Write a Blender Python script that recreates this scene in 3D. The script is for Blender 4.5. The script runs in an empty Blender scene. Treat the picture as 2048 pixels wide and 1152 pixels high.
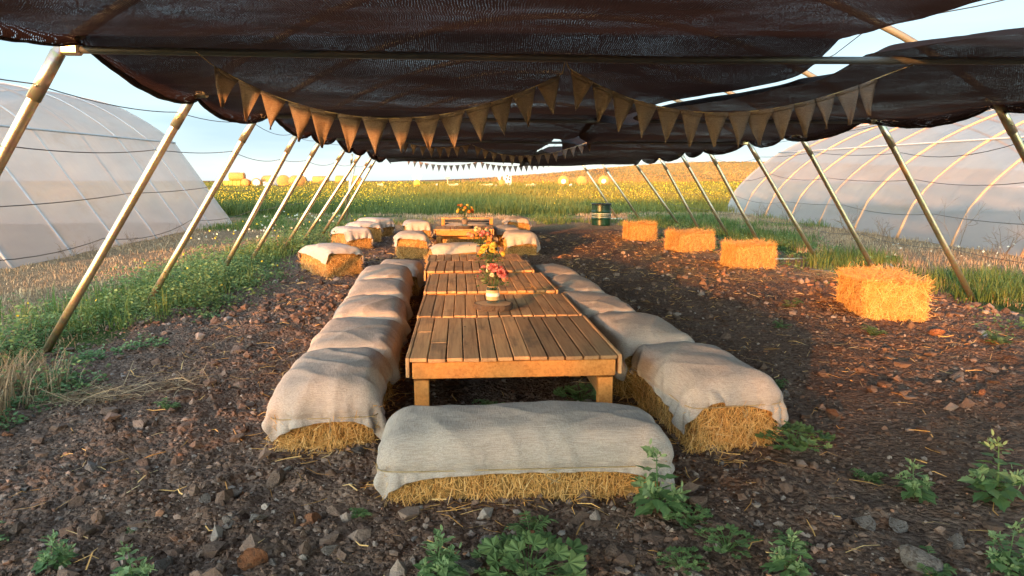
import bpy, math, random
import numpy as np
from mathutils import Vector, Matrix
R = math.radians
random.seed(7)
RS = np.random.RandomState
scene = bpy.context.scene
col = scene.collection

# ------------------------------------------------------------------ camera, sky, sun, exposure
cam_d = bpy.data.cameras.new('camera')
cam = bpy.data.objects.new('camera', cam_d)
col.objects.link(cam)
cam.location = (0, 0, 1.5)
cam.rotation_euler = (R(90 - 8.57), 0, R(-2.98))
cam_d.sensor_width = 36.0
cam_d.lens = 36.0 * 1420 / 2048
cam_d.clip_start = 0.05
cam_d.clip_end = 6000
scene.camera = cam

SUN_EL, SUN_AZ = 6.3, 30.0            # low sun behind the camera, to the left
world = bpy.data.worlds.new('World')
scene.world = world
world.use_nodes = True
wn = world.node_tree
wn.nodes.clear()
wo = wn.nodes.new('ShaderNodeOutputWorld')
wb = wn.nodes.new('ShaderNodeBackground')
sky = wn.nodes.new('ShaderNodeTexSky')
sky.sky_type = 'NISHITA'
sky.sun_disc = False
sky.sun_elevation = R(SUN_EL)
sky.sun_rotation = R(180 + SUN_AZ)
sky.air_density = 1.0
sky.dust_density = 0.3
sky.ozone_density = 1.0
wb.inputs['Strength'].default_value = 0.15
# thin high cloud veil with faint streaks
_tc = wn.nodes.new('ShaderNodeTexCoord')
_mp = wn.nodes.new('ShaderNodeMapping'); _mp.inputs['Scale'].default_value = (1.2, 1.2, 9.0)
_nz = wn.nodes.new('ShaderNodeTexNoise'); _nz.inputs['Scale'].default_value = 1.6; _nz.inputs['Detail'].default_value = 6
_rp = wn.nodes.new('ShaderNodeMapRange')
_rp.inputs['From Min'].default_value = .35; _rp.inputs['From Max'].default_value = .7
_rp.inputs['To Min'].default_value = .93; _rp.inputs['To Max'].default_value = .98
_mx = wn.nodes.new('ShaderNodeMix'); _mx.data_type = 'RGBA'
_mx.inputs[7].default_value = (.30, .455, .60, 1)
wn.links.new(_tc.outputs['Generated'], _mp.inputs[0]); wn.links.new(_mp.outputs[0], _nz.inputs['Vector'])
wn.links.new(_nz.outputs['Fac'], _rp.inputs['Value'])
# the veil is thick opposite the sun and thins out around it
_dt = wn.nodes.new('ShaderNodeVectorMath'); _dt.operation = 'DOT_PRODUCT'
_dt.inputs[1].default_value = (-math.sin(R(SUN_AZ)), -math.cos(R(SUN_AZ)), .0)
_r2 = wn.nodes.new('ShaderNodeMapRange')
_r2.inputs['From Min'].default_value = -.35; _r2.inputs['From Max'].default_value = .35
_r2.inputs['To Min'].default_value = 1.0; _r2.inputs['To Max'].default_value = 0.0
_ml = wn.nodes.new('ShaderNodeMath'); _ml.operation = 'MULTIPLY'
wn.links.new(_tc.outputs['Generated'], _dt.inputs[0]); wn.links.new(_dt.outputs['Value'], _r2.inputs['Value'])
wn.links.new(_rp.outputs[0], _ml.inputs[0]); wn.links.new(_r2.outputs[0], _ml.inputs[1]); wn.links.new(_ml.outputs[0], _mx.inputs[0])
wn.links.new(sky.outputs[0], _mx.inputs[6]); _tn = wn.nodes.new('ShaderNodeMix'); _tn.data_type = 'RGBA'; _tn.blend_type = 'MULTIPLY'; _tn.inputs[0].default_value = 1.0
_tn.inputs[7].default_value = (1.035, 1.0, .965, 1)
wn.links.new(_mx.outputs[2], _tn.inputs[6]); wn.links.new(_tn.outputs[2], wb.inputs[0])
wn.links.new(wb.outputs[0], wo.inputs[0])

sun_d = bpy.data.lights.new('sun', 'SUN')
sun_d.energy = 1.0
sun_d.angle = R(1.0)
sun_d.color = (1.0, 0.39, 0.10)
sun = bpy.data.objects.new('sun', sun_d)
col.objects.link(sun)
_d = Vector((math.sin(R(SUN_AZ)) * math.cos(R(SUN_EL)), math.cos(R(SUN_AZ)) * math.cos(R(SUN_EL)), -math.sin(R(SUN_EL))))
sun.rotation_euler = _d.to_track_quat('-Z', 'Y').to_euler()
sun.location = (-12, -20, 6)

scene.view_settings.view_transform = 'Standard'
scene.view_settings.look = 'None'
scene.view_settings.exposure = 3.5
scene.view_settings.gamma = 1.0
scene.render.engine = 'CYCLES'
scene.cycles.use_denoising = True
scene.cycles.max_bounces = 8
scene.cycles.diffuse_bounces = 4
scene.cycles.transmission_bounces = 6
scene.cycles.transparent_max_bounces = 12
scene.cycles.caustics_reflective = False
scene.cycles.caustics_refractive = False

# ------------------------------------------------------------------ numpy noise
def _hash(ix, iy, seed):
    h = (ix.astype(np.int64) * 374761393 + iy.astype(np.int64) * 668265263 + seed * 974634777) & 0xffffffff
    h = ((h ^ (h >> 13)) * 1274126177) & 0xffffffff
    return ((h ^ (h >> 16)) & 0xffff) / 65535.0

def vnoise(x, y, seed=0):
    x = np.asarray(x, float); y = np.asarray(y, float)
    x0 = np.floor(x); y0 = np.floor(y)
    fx = x - x0; fy = y - y0
    fx = fx * fx * (3 - 2 * fx); fy = fy * fy * (3 - 2 * fy)
    a = _hash(x0, y0, seed); b = _hash(x0 + 1, y0, seed)
    c = _hash(x0, y0 + 1, seed); d = _hash(x0 + 1, y0 + 1, seed)
    return (a * (1 - fx) + b * fx) * (1 - fy) + (c * (1 - fx) + d * fx) * fy

def fbm(x, y, o=4, seed=0):
    s = 0.0; a = 0.5
    for k in range(o):
        s = s + a * (vnoise(x * 2 ** k, y * 2 ** k, seed + k * 17) - 0.5)
        a *= 0.5
    return s

def sstep(a, b, x):
    t = np.clip((np.asarray(x, float) - a) / (b - a), 0, 1)
    return t * t * (3 - 2 * t)

# ------------------------------------------------------------------ terrain height
def base_h(x, y):
    x = np.asarray(x, float); y = np.asarray(y, float)
    z = np.where(y < 85, 0.012 * y, 1.02 + 0.0004 * (y - 85))
    z = z + 0.05 * sstep(4.5, 6.5, x) * (1 - sstep(24, 34, y))
    s = np.where(x < 140, 105.0, 190.0)
    z = z + 11.2 * np.exp(-((x - 140) / s) ** 2 - ((y - 420) / 150.0) ** 2) * sstep(120, 260, y)
    z = z - np.where(y > 600, 0.0, 0.0)
    return z

def ground_h(x, y):
    x = np.asarray(x, float); y = np.asarray(y, float)
    z = base_h(x, y)
    dirt = sstep(-4.0, -3.2, x) * (1 - sstep(5.2, 6.2, x)) * (1 - sstep(18, 21, y))
    track = np.exp(-((x - (2.5 - 0.02 * y)) / 0.55) ** 2) * sstep(-1, 2, y)
    rough = dirt * (1 - 0.75 * track)
    z = z + rough * (0.06 * fbm(x * 1.6, y * 1.6, 3, 3) + 0.075 * fbm(x * 5.5, y * 5.5, 3, 9))
    cl = vnoise(x * 17, y * 17, 21); z = z + rough * 0.045 * np.maximum(cl - 0.45, 0)
    z = z + (1 - dirt) * 0.10 * fbm(x * 0.7, y * 0.7, 3, 5) * (1 - sstep(60, 200, y))
    return z

def gz(x, y):
    return float(ground_h(np.array([x]), np.array([y]))[0])

def pz(y):
    return 0.012 * y

# ------------------------------------------------------------------ mesh helpers
def make_obj(name, V, F, mat=None, parent=None, smooth=False, attrs=None, loc=None, mats_idx=None):
    """V (n,3); F: list of index arrays (k,3) / (k,4) or one."""
    if not isinstance(F, (list, tuple)):
        F = [F]
    F = [np.asarray(f, np.int64) for f in F if len(f)]
    me = bpy.data.meshes.new(name)
    V = np.asarray(V, np.float32)
    me.vertices.add(len(V)); me.vertices.foreach_set('co', V.ravel())
    loops = np.concatenate([f.ravel() for f in F])
    tot = np.concatenate([np.full(len(f), f.shape[1]) for f in F])
    start = np.concatenate([[0], np.cumsum(tot)[:-1]])
    me.loops.add(len(loops)); me.loops.foreach_set('vertex_index', loops.astype(np.int32))
    me.polygons.add(len(tot)); me.polygons.foreach_set('loop_start', start.astype(np.int32))
    me.polygons.foreach_set('loop_total', tot.astype(np.int32))
    me.update(calc_edges=True)
    me.validate()
    me.polygons.foreach_set('use_smooth', np.full(len(me.polygons), bool(smooth)))
    if attrs:
        for k, v in attrs.items():
            a = me.attributes.new(k, 'FLOAT', 'POINT')
            a.data.foreach_set('value', np.asarray(v, np.float32))
    if mat is not None:
        for m in (mat if isinstance(mat, (list, tuple)) else [mat]):
            me.materials.append(m)
    if mats_idx is not None:
        me.polygons.foreach_set('material_index', np.asarray(mats_idx, np.int32))
    o = bpy.data.objects.new(name, me)
    col.objects.link(o)
    if parent is not None:
        o.parent = parent
    if loc is not None:
        o.location = loc
    return o

def tag(o, label=None, cat=None, group=None, kind=None):
    if label: o['label'] = label
    if cat: o['category'] = cat
    if group: o['group'] = group
    if kind: o['kind'] = kind
    return o

def empty(name, loc=(0, 0, 0), rz=0.0):
    o = bpy.data.objects.new(name, None)
    col.objects.link(o)
    o.empty_display_size = 0.1
    o.location = loc
    o.rotation_euler = (0, 0, rz)
    return o

def copy_tree(o, parent=None):
    c = o.copy()
    col.objects.link(c)
    if parent is not None:
        c.parent = parent
    for ch in list(o.children):
        copy_tree(ch, c)
    return c

class Acc:
    def __init__(s):
        s.v = []; s.q = []; s.t = []; s.r = []; s.n = 0
    def add(s, V, Q=None, T=None, rnd=0.5):
        V = np.asarray(V, float)
        s.v.append(V)
        if Q is not None and len(Q): s.q.append(np.asarray(Q) + s.n)
        if T is not None and len(T): s.t.append(np.asarray(T) + s.n)
        r = np.asarray(rnd, float)
        s.r.append(np.full(len(V), float(r)) if r.ndim == 0 else r)
        s.n += len(V)
        return s
    def build(s, name, mat, parent=None, smooth=False, loc=None):
        F = []
        if s.q: F.append(np.concatenate(s.q))
        if s.t: F.append(np.concatenate(s.t))
        return make_obj(name, np.concatenate(s.v), F, mat, parent, smooth, {'rnd': np.concatenate(s.r)}, loc)

def unit(v):
    v = np.asarray(v, float)
    return v / np.maximum(np.linalg.norm(v, axis=-1, keepdims=True), 1e-9)

def box(acc, c, size, bev=0.004, rot=None, rnd=0.5, warp=None):
    hx, hy, hz = [s / 2 for s in size]
    b = min(bev, hx * .8, hy * .8, hz * .8)
    V = []; idx = {}
    for sx in (-1, 1):
        for sy in (-1, 1):
            for sz in (-1, 1):
                for a in range(3):
                    p = [sx * hx, sy * hy, sz * hz]
                    for k in range(3):
                        if k != a:
                            p[k] -= (sx, sy, sz)[k] * b
                    idx[(sx, sy, sz, a)] = len(V); V.append(p)
    Q = []; T = []
    def face(l, n):
        pts = np.array([V[i] for i in l])
        nn = np.cross(pts[1] - pts[0], pts[2] - pts[0])
        return l if np.dot(nn, n) > 0 else l[::-1]
    for a in range(3):
        o1, o2 = [k for k in range(3) if k != a]
        for s in (-1, 1):
            l = []
            for (u, w) in ((-1, -1), (1, -1), (1, 1), (-1, 1)):
                sg = [0, 0, 0]; sg[a] = s; sg[o1] = u; sg[o2] = w
                l.append(idx[(sg[0], sg[1], sg[2], a)])
            n = np.zeros(3); n[a] = s
            Q.append(face(l, n))
    for a in range(3):
        o1, o2 = [k for k in range(3) if k != a]
        for u in (-1, 1):
            for w in (-1, 1):
                l = []
                for (s, m) in ((-1, o1), (1, o1), (1, o2), (-1, o2)):
                    sg = [0, 0, 0]; sg[a] = s; sg[o1] = u; sg[o2] = w
                    l.append(idx[(sg[0], sg[1], sg[2], m)])
                n = np.zeros(3); n[o1] = u; n[o2] = w
                Q.append(face(l, n))
    for sx in (-1, 1):
        for sy in (-1, 1):
            for sz in (-1, 1):
                T.append(face([idx[(sx, sy, sz, a)] for a in range(3)], np.array([sx, sy, sz])))
    V = np.array(V)
    if warp is not None: V = warp(V)
    if rot is not None: V = V @ np.array(rot).T
    acc.add(V + np.array(c), Q, T, rnd)

def rotz(a):
    c, s = math.cos(a), math.sin(a)
    return np.array([[c, -s, 0], [s, c, 0], [0, 0, 1.0]])
def rotx(a):
    c, s = math.cos(a), math.sin(a)
    return np.array([[1.0, 0, 0], [0, c, -s], [0, s, c]])
def roty(a):
    c, s = math.cos(a), math.sin(a)
    return np.array([[c, 0, s], [0, 1.0, 0], [-s, 0, c]])

def tube(acc, P, r, n=10, caps=True, rnd=0.5):
    P = np.asarray(P, float); m = len(P)
    r = np.full(m, r, float) if np.ndim(r) == 0 else np.asarray(r, float)
    T = np.gradient(P, axis=0); T = unit(T)
    up = np.array([0, 0, 1.0]) if abs(T[0][2]) < 0.9 else np.array([1.0, 0, 0])
    N = unit(np.cross(T[0], up)); V = []
    for i in range(m):
        N = unit(N - T[i] * np.dot(N, T[i])); B = np.cross(T[i], N)
        a = np.arange(n) * 2 * math.pi / n
        V.append(P[i] + r[i] * (np.cos(a)[:, None] * N + np.sin(a)[:, None] * B))
    V = np.concatenate(V)
    i, j = np.meshgrid(np.arange(m - 1), np.arange(n), indexing='ij')
    Q = np.stack([i * n + j, i * n + (j + 1) % n, (i + 1) * n + (j + 1) % n, (i + 1) * n + j], -1).reshape(-1, 4)
    Tt = []
    if caps:
        V = np.concatenate([V, P[:1], P[-1:]])
        for j in range(n):
            Tt.append([m * n, (j + 1) % n, j]); Tt.append([m * n + 1, (m - 1) * n + j, (m - 1) * n + (j + 1) % n])
    acc.add(V, Q, Tt, rnd)

def lathe(acc, prof, c=(0, 0, 0), n=24, rnd=0.5):
    m = len(prof); a = np.arange(n) * 2 * math.pi / n
    V = np.concatenate([np.stack([r * np.cos(a), r * np.sin(a), np.full(n, z)], 1) for r, z in prof]) + np.array(c)
    i, j = np.meshgrid(np.arange(m - 1), np.arange(n), indexing='ij')
    Q = np.stack([i * n + j, i * n + (j + 1) % n, (i + 1) * n + (j + 1) % n, (i + 1) * n + j], -1).reshape(-1, 4)
    acc.add(V, Q, None, rnd)

def gridfaces(nu, nv, off=0):
    i, j = np.meshgrid(np.arange(nu - 1), np.arange(nv - 1), indexing='ij')
    return (np.stack([i * nv + j, (i + 1) * nv + j, (i + 1) * nv + j + 1, i * nv + j + 1], -1).reshape(-1, 4) + off)

def ribbons(acc, P0, P1, P2, W, N, rnd):
    """two-segment flat strips through P0,P1,P2 with width W, N a side-hint normal"""
    D = unit(P2 - P0); S = unit(np.cross(D, N)) * W[:, None] * 0.5
    n = len(P0)
    V = np.stack([P0 - S, P0 + S, P1 - S, P1 + S, P2 - S * .6, P2 + S * .6], 1).reshape(-1, 3)
    b = np.arange(n)[:, None] * 6
    Q = np.concatenate([b + np.array([[0, 1, 3, 2]]), b + np.array([[2, 3, 5, 4]])])
    acc.add(V, Q, None, np.repeat(rnd, 6))

def blades(acc, P, H, W, lean, az, rnd):
    """grass blades: P base (n,3), H height, W width, lean horizontal reach, az direction"""
    n = len(P)
    d = np.stack([np.cos(az), np.sin(az), np.zeros(n)], 1)
    s = np.stack([-np.sin(az), np.cos(az), np.zeros(n)], 1) * W[:, None] * .5
    up = np.array([0, 0, 1.0])
    m = P + d * (lean * .35)[:, None] + up * (H * .6)[:, None]
    t = P + d * lean[:, None] + up * H[:, None]
    V = np.stack([P - s, P + s, m - s * .8, m + s * .8, t], 1).reshape(-1, 3)
    b = np.arange(n)[:, None] * 5
    acc.add(V, b + np.array([[0, 1, 3, 2]]), b + np.array([[2, 3, 4]]), np.repeat(rnd, 5))

def stamp(acc, TV, TF, P, D, N, S, rnd):
    """template TV (y = along leaf, x = across, z = normal) placed at P with direction D and normal N, scale S"""
    D = unit(D); X = unit(np.cross(D, N)); Z = np.cross(X, D)
    k = len(TV); n = len(P)
    V = P[:, None, :] + S[:, None, None] * (TV[None, :, 0:1] * X[:, None, :] + TV[None, :, 1:2] * D[:, None, :] + TV[None, :, 2:3] * Z[:, None, :])
    b = np.arange(n)[:, None, None] * k
    F = (b + np.asarray(TF)[None]).reshape(-1, np.asarray(TF).shape[1])
    if F.shape[1] == 4: acc.add(V.reshape(-1, 3), F, None, np.repeat(rnd, k))
    else: acc.add(V.reshape(-1, 3), None, F, np.repeat(rnd, k))

# ------------------------------------------------------------------ material helpers
class MT:
    def __init__(s, name):
        s.m = bpy.data.materials.new(name); s.m.use_nodes = True
        s.t = s.m.node_tree; s.t.nodes.clear()
        s.out = s.t.nodes.new('ShaderNodeOutputMaterial')
    def n(s, typ, ins=None, **props):
        nd = s.t.nodes.new(typ)
        for k, v in props.items(): setattr(nd, k, v)
        for k, v in (ins or {}).items():
            inp = nd.inputs[k]
            if hasattr(v, 'is_output') or isinstance(v, bpy.types.NodeSocket): s.t.links.new(v, inp)
            else: inp.default_value = v
        return nd
    def coord(s, kind='Object'): return s.n('ShaderNodeTexCoord').outputs[kind]
    def pos(s): return s.n('ShaderNodeNewGeometry').outputs['Position']
    def mapping(s, vec, scale=(1, 1, 1), rot=(0, 0, 0)):
        return s.n('ShaderNodeMapping', {'Vector': vec, 'Scale': scale, 'Rotation': rot}).outputs[0]
    def noise(s, vec, scale, detail=4, rough=.55, out='Fac', dist=0.0):
        return s.n('ShaderNodeTexNoise', {'Vector': vec, 'Scale': scale, 'Detail': detail, 'Roughness': rough, 'Distortion': dist}).outputs[out]
    def ramp(s, fac, stops, interp='LINEAR'):
        nd = s.n('ShaderNodeValToRGB', {'Fac': fac}); cr = nd.color_ramp; cr.interpolation = interp
        while len(cr.elements) < len(stops): cr.elements.new(0.5)
        for e, (p, c) in zip(cr.elements, stops):
            e.position = p; e.color = (*c, 1) if len(c) == 3 else c
        return nd.outputs['Color']
    def mix(s, f, a, b, blend='MIX'):
        nd = s.t.nodes.new('ShaderNodeMix'); nd.data_type = 'RGBA'; nd.blend_type = blend
        for k, v in ((0, f), (6, a), (7, b)):
            if isinstance(v, bpy.types.NodeSocket): s.t.links.new(v, nd.inputs[k])
            else: nd.inputs[k].default_value = v if k == 0 else ((*v, 1) if len(v) == 3 else v)
        return nd.outputs[2]
    def math(s, op, a, b=None, clamp=False):
        nd = s.t.nodes.new('ShaderNodeMath'); nd.operation = op; nd.use_clamp = clamp
        for k, v in ((0, a), (1, b)):
            if v is None: continue
            if isinstance(v, bpy.types.NodeSocket): s.t.links.new(v, nd.inputs[k])
            else: nd.inputs[k].default_value = v
        return nd.outputs[0]
    def attr(s, name): return s.n('ShaderNodeAttribute', attribute_name=name).outputs['Fac']
    def bump(s, h, strength=.5, dist=.01, nrm=None):
        ins = {'Height': h, 'Strength': strength, 'Distance': dist}
        if nrm is not None: ins['Normal'] = nrm
        return s.n('ShaderNodeBump', ins).outputs[0]
    def bsdf(s, color, rough=.7, metal=0.0, nrm=None, spec=.3, **kw):
        ins = {'Base Color': color if isinstance(color, bpy.types.NodeSocket) else (*color, 1), 'Roughness': rough, 'Metallic': metal, 'Specular IOR Level': spec}
        if nrm is not None: ins['Normal'] = nrm
        ins.update(kw)
        return s.n('ShaderNodeBsdfPrincipled', ins).outputs[0]
    def surf(s, sh):
        s.t.links.new(sh, s.out.inputs['Surface']); return s.m
    def mixs(s, f, a, b):
        nd = s.t.nodes.new('ShaderNodeMixShader')
        for k, v in ((0, f), (1, a), (2, b)):
            if isinstance(v, bpy.types.NodeSocket): s.t.links.new(v, nd.inputs[k])
            else: nd.inputs[k].default_value = v
        return nd.outputs[0]

M = {}
def m_leaf(name, stops, trans=.35, rough=.6):
    t = MT(name)
    c = t.ramp(t.attr('rnd'), stops)
    b = t.bsdf(c, rough, spec=.25)
    tr = t.n('ShaderNodeBsdfTranslucent', {'Color': c}).outputs[0]
    M[name] = t.surf(t.mixs(trans, b, tr))
m_leaf('grass', [(0, (.065, .115, .03)), (.5, (.115, .185, .045)), (.8, (.20, .24, .06)), (1, (.36, .30, .11))])
m_leaf('meadow', [(0, (.06, .10, .022)), (.35, (.15, .18, .045)), (.65, (.24, .21, .042)), (1, (.33, .235, .045))])
m_leaf('hill_grass', [(0, (.20, .14, .04)), (.4, (.32, .18, .055)), (1, (.42, .22, .08))], .2)  # grazing sun's gold on the hill is put into these tones
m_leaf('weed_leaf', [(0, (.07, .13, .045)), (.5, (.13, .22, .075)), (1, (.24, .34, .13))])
m_leaf('blue_weed', [(0, (.075, .145, .06)), (.5, (.14, .25, .095)), (1, (.29, .40, .19))])
m_leaf('yellow_flower', [(0, (.62, .45, .03)), (1, (.8, .62, .06))], .3)
m_leaf('white_flower', [(0, (.6, .6, .5)), (1, (.75, .74, .55))], .3)
m_leaf('dry_grass', [(0, (.24, .155, .085)), (.5, (.38, .265, .15)), (1, (.54, .42, .25))], .2)
m_leaf('straw', [(0, (.44, .20, .055)), (.4, (.66, .36, .11)), (.8, (.78, .49, .18)), (1, (.82, .60, .29))], .15, .5)
m_leaf('petal_pink', [(0, (.42, .06, .08)), (.5, (.62, .16, .17)), (1, (.75, .4, .36))], .3)
m_leaf('petal_peach', [(0, (.66, .22, .12)), (.5, (.75, .36, .24)), (1, (.8, .55, .42))], .3)
m_leaf('petal_cream', [(0, (.68, .6, .35)), (1, (.8, .76, .58))], .3)
m_leaf('petal_yellow', [(0, (.6, .42, .05)), (1, (.78, .62, .16))], .3)
m_leaf('petal_orange', [(0, (.62, .14, .03)), (1, (.75, .34, .06))], .3)
m_leaf('bouquet_leaf', [(0, (.035, .07, .025)), (.6, (.08, .13, .05)), (1, (.2, .24, .11))], .3)
m_leaf('twig', [(0, (.12, .08, .05)), (1, (.3, .21, .14))], .05)

def m_straw_core():
    t = MT('straw_core'); c = t.coord()
    n1 = t.noise(t.mapping(c, (18, 18, 90)), 1.0, 5, .65)
    n2 = t.noise(c, 6, 3)
    k = t.ramp(n1, [(.3, (.10, .055, .018)), (.5, (.30, .18, .06)), (.68, (.5, .33, .12))])
    k = t.mix(t.math('MULTIPLY', n2, .6), k, (.36, .19, .05))
    M['straw_core'] = t.surf(t.bsdf(k, .85, nrm=t.bump(n1, .9, .02)))
m_straw_core()

def m_burlap(name, a, b):
    t = MT(name); c = t.coord()
    u = t.noise(t.mapping(c, (14, 270, 270)), 1.0, 3)
    v = t.noise(t.mapping(c, (270, 14, 270)), 1.0, 3)
    w = t.math('ADD', u, v)
    blot = t.noise(c, 3.5, 4)
    k = t.ramp(t.math('MULTIPLY', w, .5), [(.40, a), (.60, b)])
    k = t.mix(t.math('MULTIPLY', blot, .35), k, tuple(x * .72 for x in a))
    cr = t.noise(t.mapping(c, (5, 9, 7)), 1.0, 4, .6)
    nrm = t.bump(w, .6, .003)
    nrm = t.bump(cr, .35, .03, nrm)
    p = t.bsdf(k, .9, nrm=nrm, spec=.1)
    tr = t.n('ShaderNodeBsdfTranslucent', {'Color': k}).outputs[0]
    M[name] = t.surf(t.mixs(.12, p, tr))
m_burlap('burlap', (.40, .335, .29), (.60, .53, .47))
m_burlap('burlap_flag', (.17, .122, .095), (.27, .205, .16))
m_burlap('twine', (.42, .31, .16), (.6, .46, .26))

def m_wood(name, stops, dark=.5):
    t = MT(name); c = t.coord(); r = t.attr('rnd')
    off = t.n('ShaderNodeCombineXYZ', {'X': t.math('MULTIPLY', r, 37.0), 'Y': t.math('MULTIPLY', r, 91.0), 'Z': 0.0}).outputs[0]
    p = t.n('ShaderNodeVectorMath', {0: c, 1: off}, operation='ADD').outputs[0]
    g = t.noise(t.mapping(p, (60, 2.5, 60)), 1.0, 5, .6, dist=.6)
    g2 = t.noise(t.mapping(p, (14, .9, 14)), 1.0, 3, .5, dist=1.2)
    k = t.ramp(t.math('ADD', t.math('MULTIPLY', g, .6), t.math('MULTIPLY', g2, .4)), stops)
    tone = t.ramp(r, [(0, (.55, .54, .54)), (.3, (.85, .80, .76)), (.6, (1, .95, .9)), (1, (1.12, .98, .84))])
    k = t.mix(1.0, k, tone, 'MULTIPLY')
    st = t.noise(t.mapping(p, (5, 2.2, 5)), 1.0, 4, .6)
    k = t.mix(t.ramp(st, [(.54, (0, 0, 0)), (.74, (dark, dark, dark))]), k, (.05, .045, .045))
    kn = t.n('ShaderNodeTexVoronoi', {'Vector': t.mapping(p, (7, 3.2, 7)), 'Scale': 1.0}).outputs['Distance']
    k = t.mix(t.ramp(kn, [(.035, (.8, .8, .8)), (.075, (0, 0, 0))]), k, (.045, .028, .018))
    M[name] = t.surf(t.bsdf(k, .72, nrm=t.bump(g, .35, .004), spec=.25))
m_wood('plank_wood', [(.3, (.31, .165, .085)), (.5, (.56, .33, .165)), (.7, (.67, .43, .225))], .7)
m_wood('beam_wood', [(.3, (.32, .125, .03)), (.5, (.52, .24, .07)), (.7, (.62, .33, .115))], .25)

def m_dirt():
    t = MT('ground'); c = t.pos()
    n1 = t.noise(c, 1.3, 5); n2 = t.noise(c, 26, 5, .7); n3 = t.noise(c, 4.5, 4, .6)
    k = t.ramp(n2, [(.3, (.085, .055, .04)), (.5, (.185, .122, .09)), (.72, (.31, .22, .168))])
    k = t.mix(t.ramp(n1, [(.45, (0, 0, 0)), (.7, (.75, .75, .75))]), k, (.15, .088, .06))
    k = t.mix(t.ramp(n3, [(.56, (0, 0, 0)), (.74, (.7, .7, .7))]), k, (.24, .105, .05))
    lit = t.noise(t.mapping(c, (30, 30, 30)), 1.0, 3, .8)
    k = t.mix(t.ramp(lit, [(.66, (0, 0, 0)), (.72, (.4, .4, .4))]), k, (.26, .2, .14))
    tan = t.ramp(t.noise(c, 16, 5, .7), [(.3, (.12, .075, .045)), (.5, (.25, .165, .095)), (.7, (.40, .29, .17))])
    d = t.attr('dry')
    dm = t.ramp(t.math('ADD', d, t.math('MULTIPLY', t.math('SUBTRACT', n3, .5), .9)), [(.42, (0, 0, 0)), (.58, (1, 1, 1))])
    k = t.mix(dm, k, tan)
    grn = t.ramp(t.noise(c, 9, 5, .7), [(.3, (.03, .05, .015)), (.5, (.06, .085, .025)), (.72, (.13, .13, .05))])
    g = t.attr('green')
    gm = t.ramp(t.math('ADD', g, t.math('MULTIPLY', t.math('SUBTRACT', n1, .5), .9)), [(.42, (0, 0, 0)), (.58, (1, 1, 1))])
    k = t.mix(gm, k, grn)
    fl = t.noise(t.mapping(c, (.03, .10, .1)), 1.0, 6, .65)
    far = t.ramp(fl, [(.35, (.26, .17, .05)), (.5, (.41, .235, .07)), (.68, (.46, .24, .085))])  # far ground colour also carries the low sun's gold
    k = t.mix(t.attr('far'), k, far)
    k = t.mix(t.attr('plough'), k, (.17, .085, .05))
    vo = t.n('ShaderNodeTexVoronoi', {'Vector': c, 'Scale': 34.0, 'Randomness': 1.0}).outputs['Distance']
    hgt = t.math('ADD', t.math('ADD', t.math('MULTIPLY', n2, .7), t.math('MULTIPLY', vo, -.8)), t.math('MULTIPLY', t.noise(c, 80, 3, .7), .3))
    M['ground'] = t.surf(t.bsdf(k, 1.0, nrm=t.bump(hgt, 1.0, .035), spec=.03))
m_dirt()

def m_stone(name, a, b, cc):
    t = MT(name); c = t.coord()
    n = t.noise(c, 2.2, 5, .65); r = t.n('ShaderNodeObjectInfo').outputs['Random']
    k = t.ramp(n, [(.3, a), (.55, b), (.75, cc)])
    k = t.mix(1.0, k, t.ramp(r, [(0, (.72, .72, .72)), (1, (1.18, 1.12, 1.08))]), 'MULTIPLY')
    dirt = t.noise(c, 5, 3)
    k = t.mix(t.ramp(dirt, [(.5, (0, 0, 0)), (.66, (.75, .75, .75))]), k, (.07, .045, .033))
    M[name] = t.surf(t.bsdf(k, .9, nrm=t.bump(t.noise(c, 9, 5, .7), .7, .05), spec=.2))
m_stone('stone_grey', (.16, .14, .125), (.27, .24, .215), (.37, .33, .30))
m_stone('stone_brown', (.15, .10, .075), (.27, .19, .145), (.38, .28, .22))
m_stone('stone_rust', (.22, .085, .04), (.38, .165, .08), (.5, .26, .15))
def m_crumb():
    t = MT('soil_crumbs')
    k = t.ramp(t.attr('rnd'), [(0, (.09, .058, .043)), (.7, (.19, .125, .093)), (.86, (.26, .19, .15)), (.94, (.33, .28, .24)), (.975, (.34, .15, .075)), (1, (.34, .28, .24))])
    M['soil_crumbs'] = t.surf(t.bsdf(k, .95, spec=.1, nrm=t.bump(t.noise(t.pos(), 60, 4), .8, .01)))
m_crumb()

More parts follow.
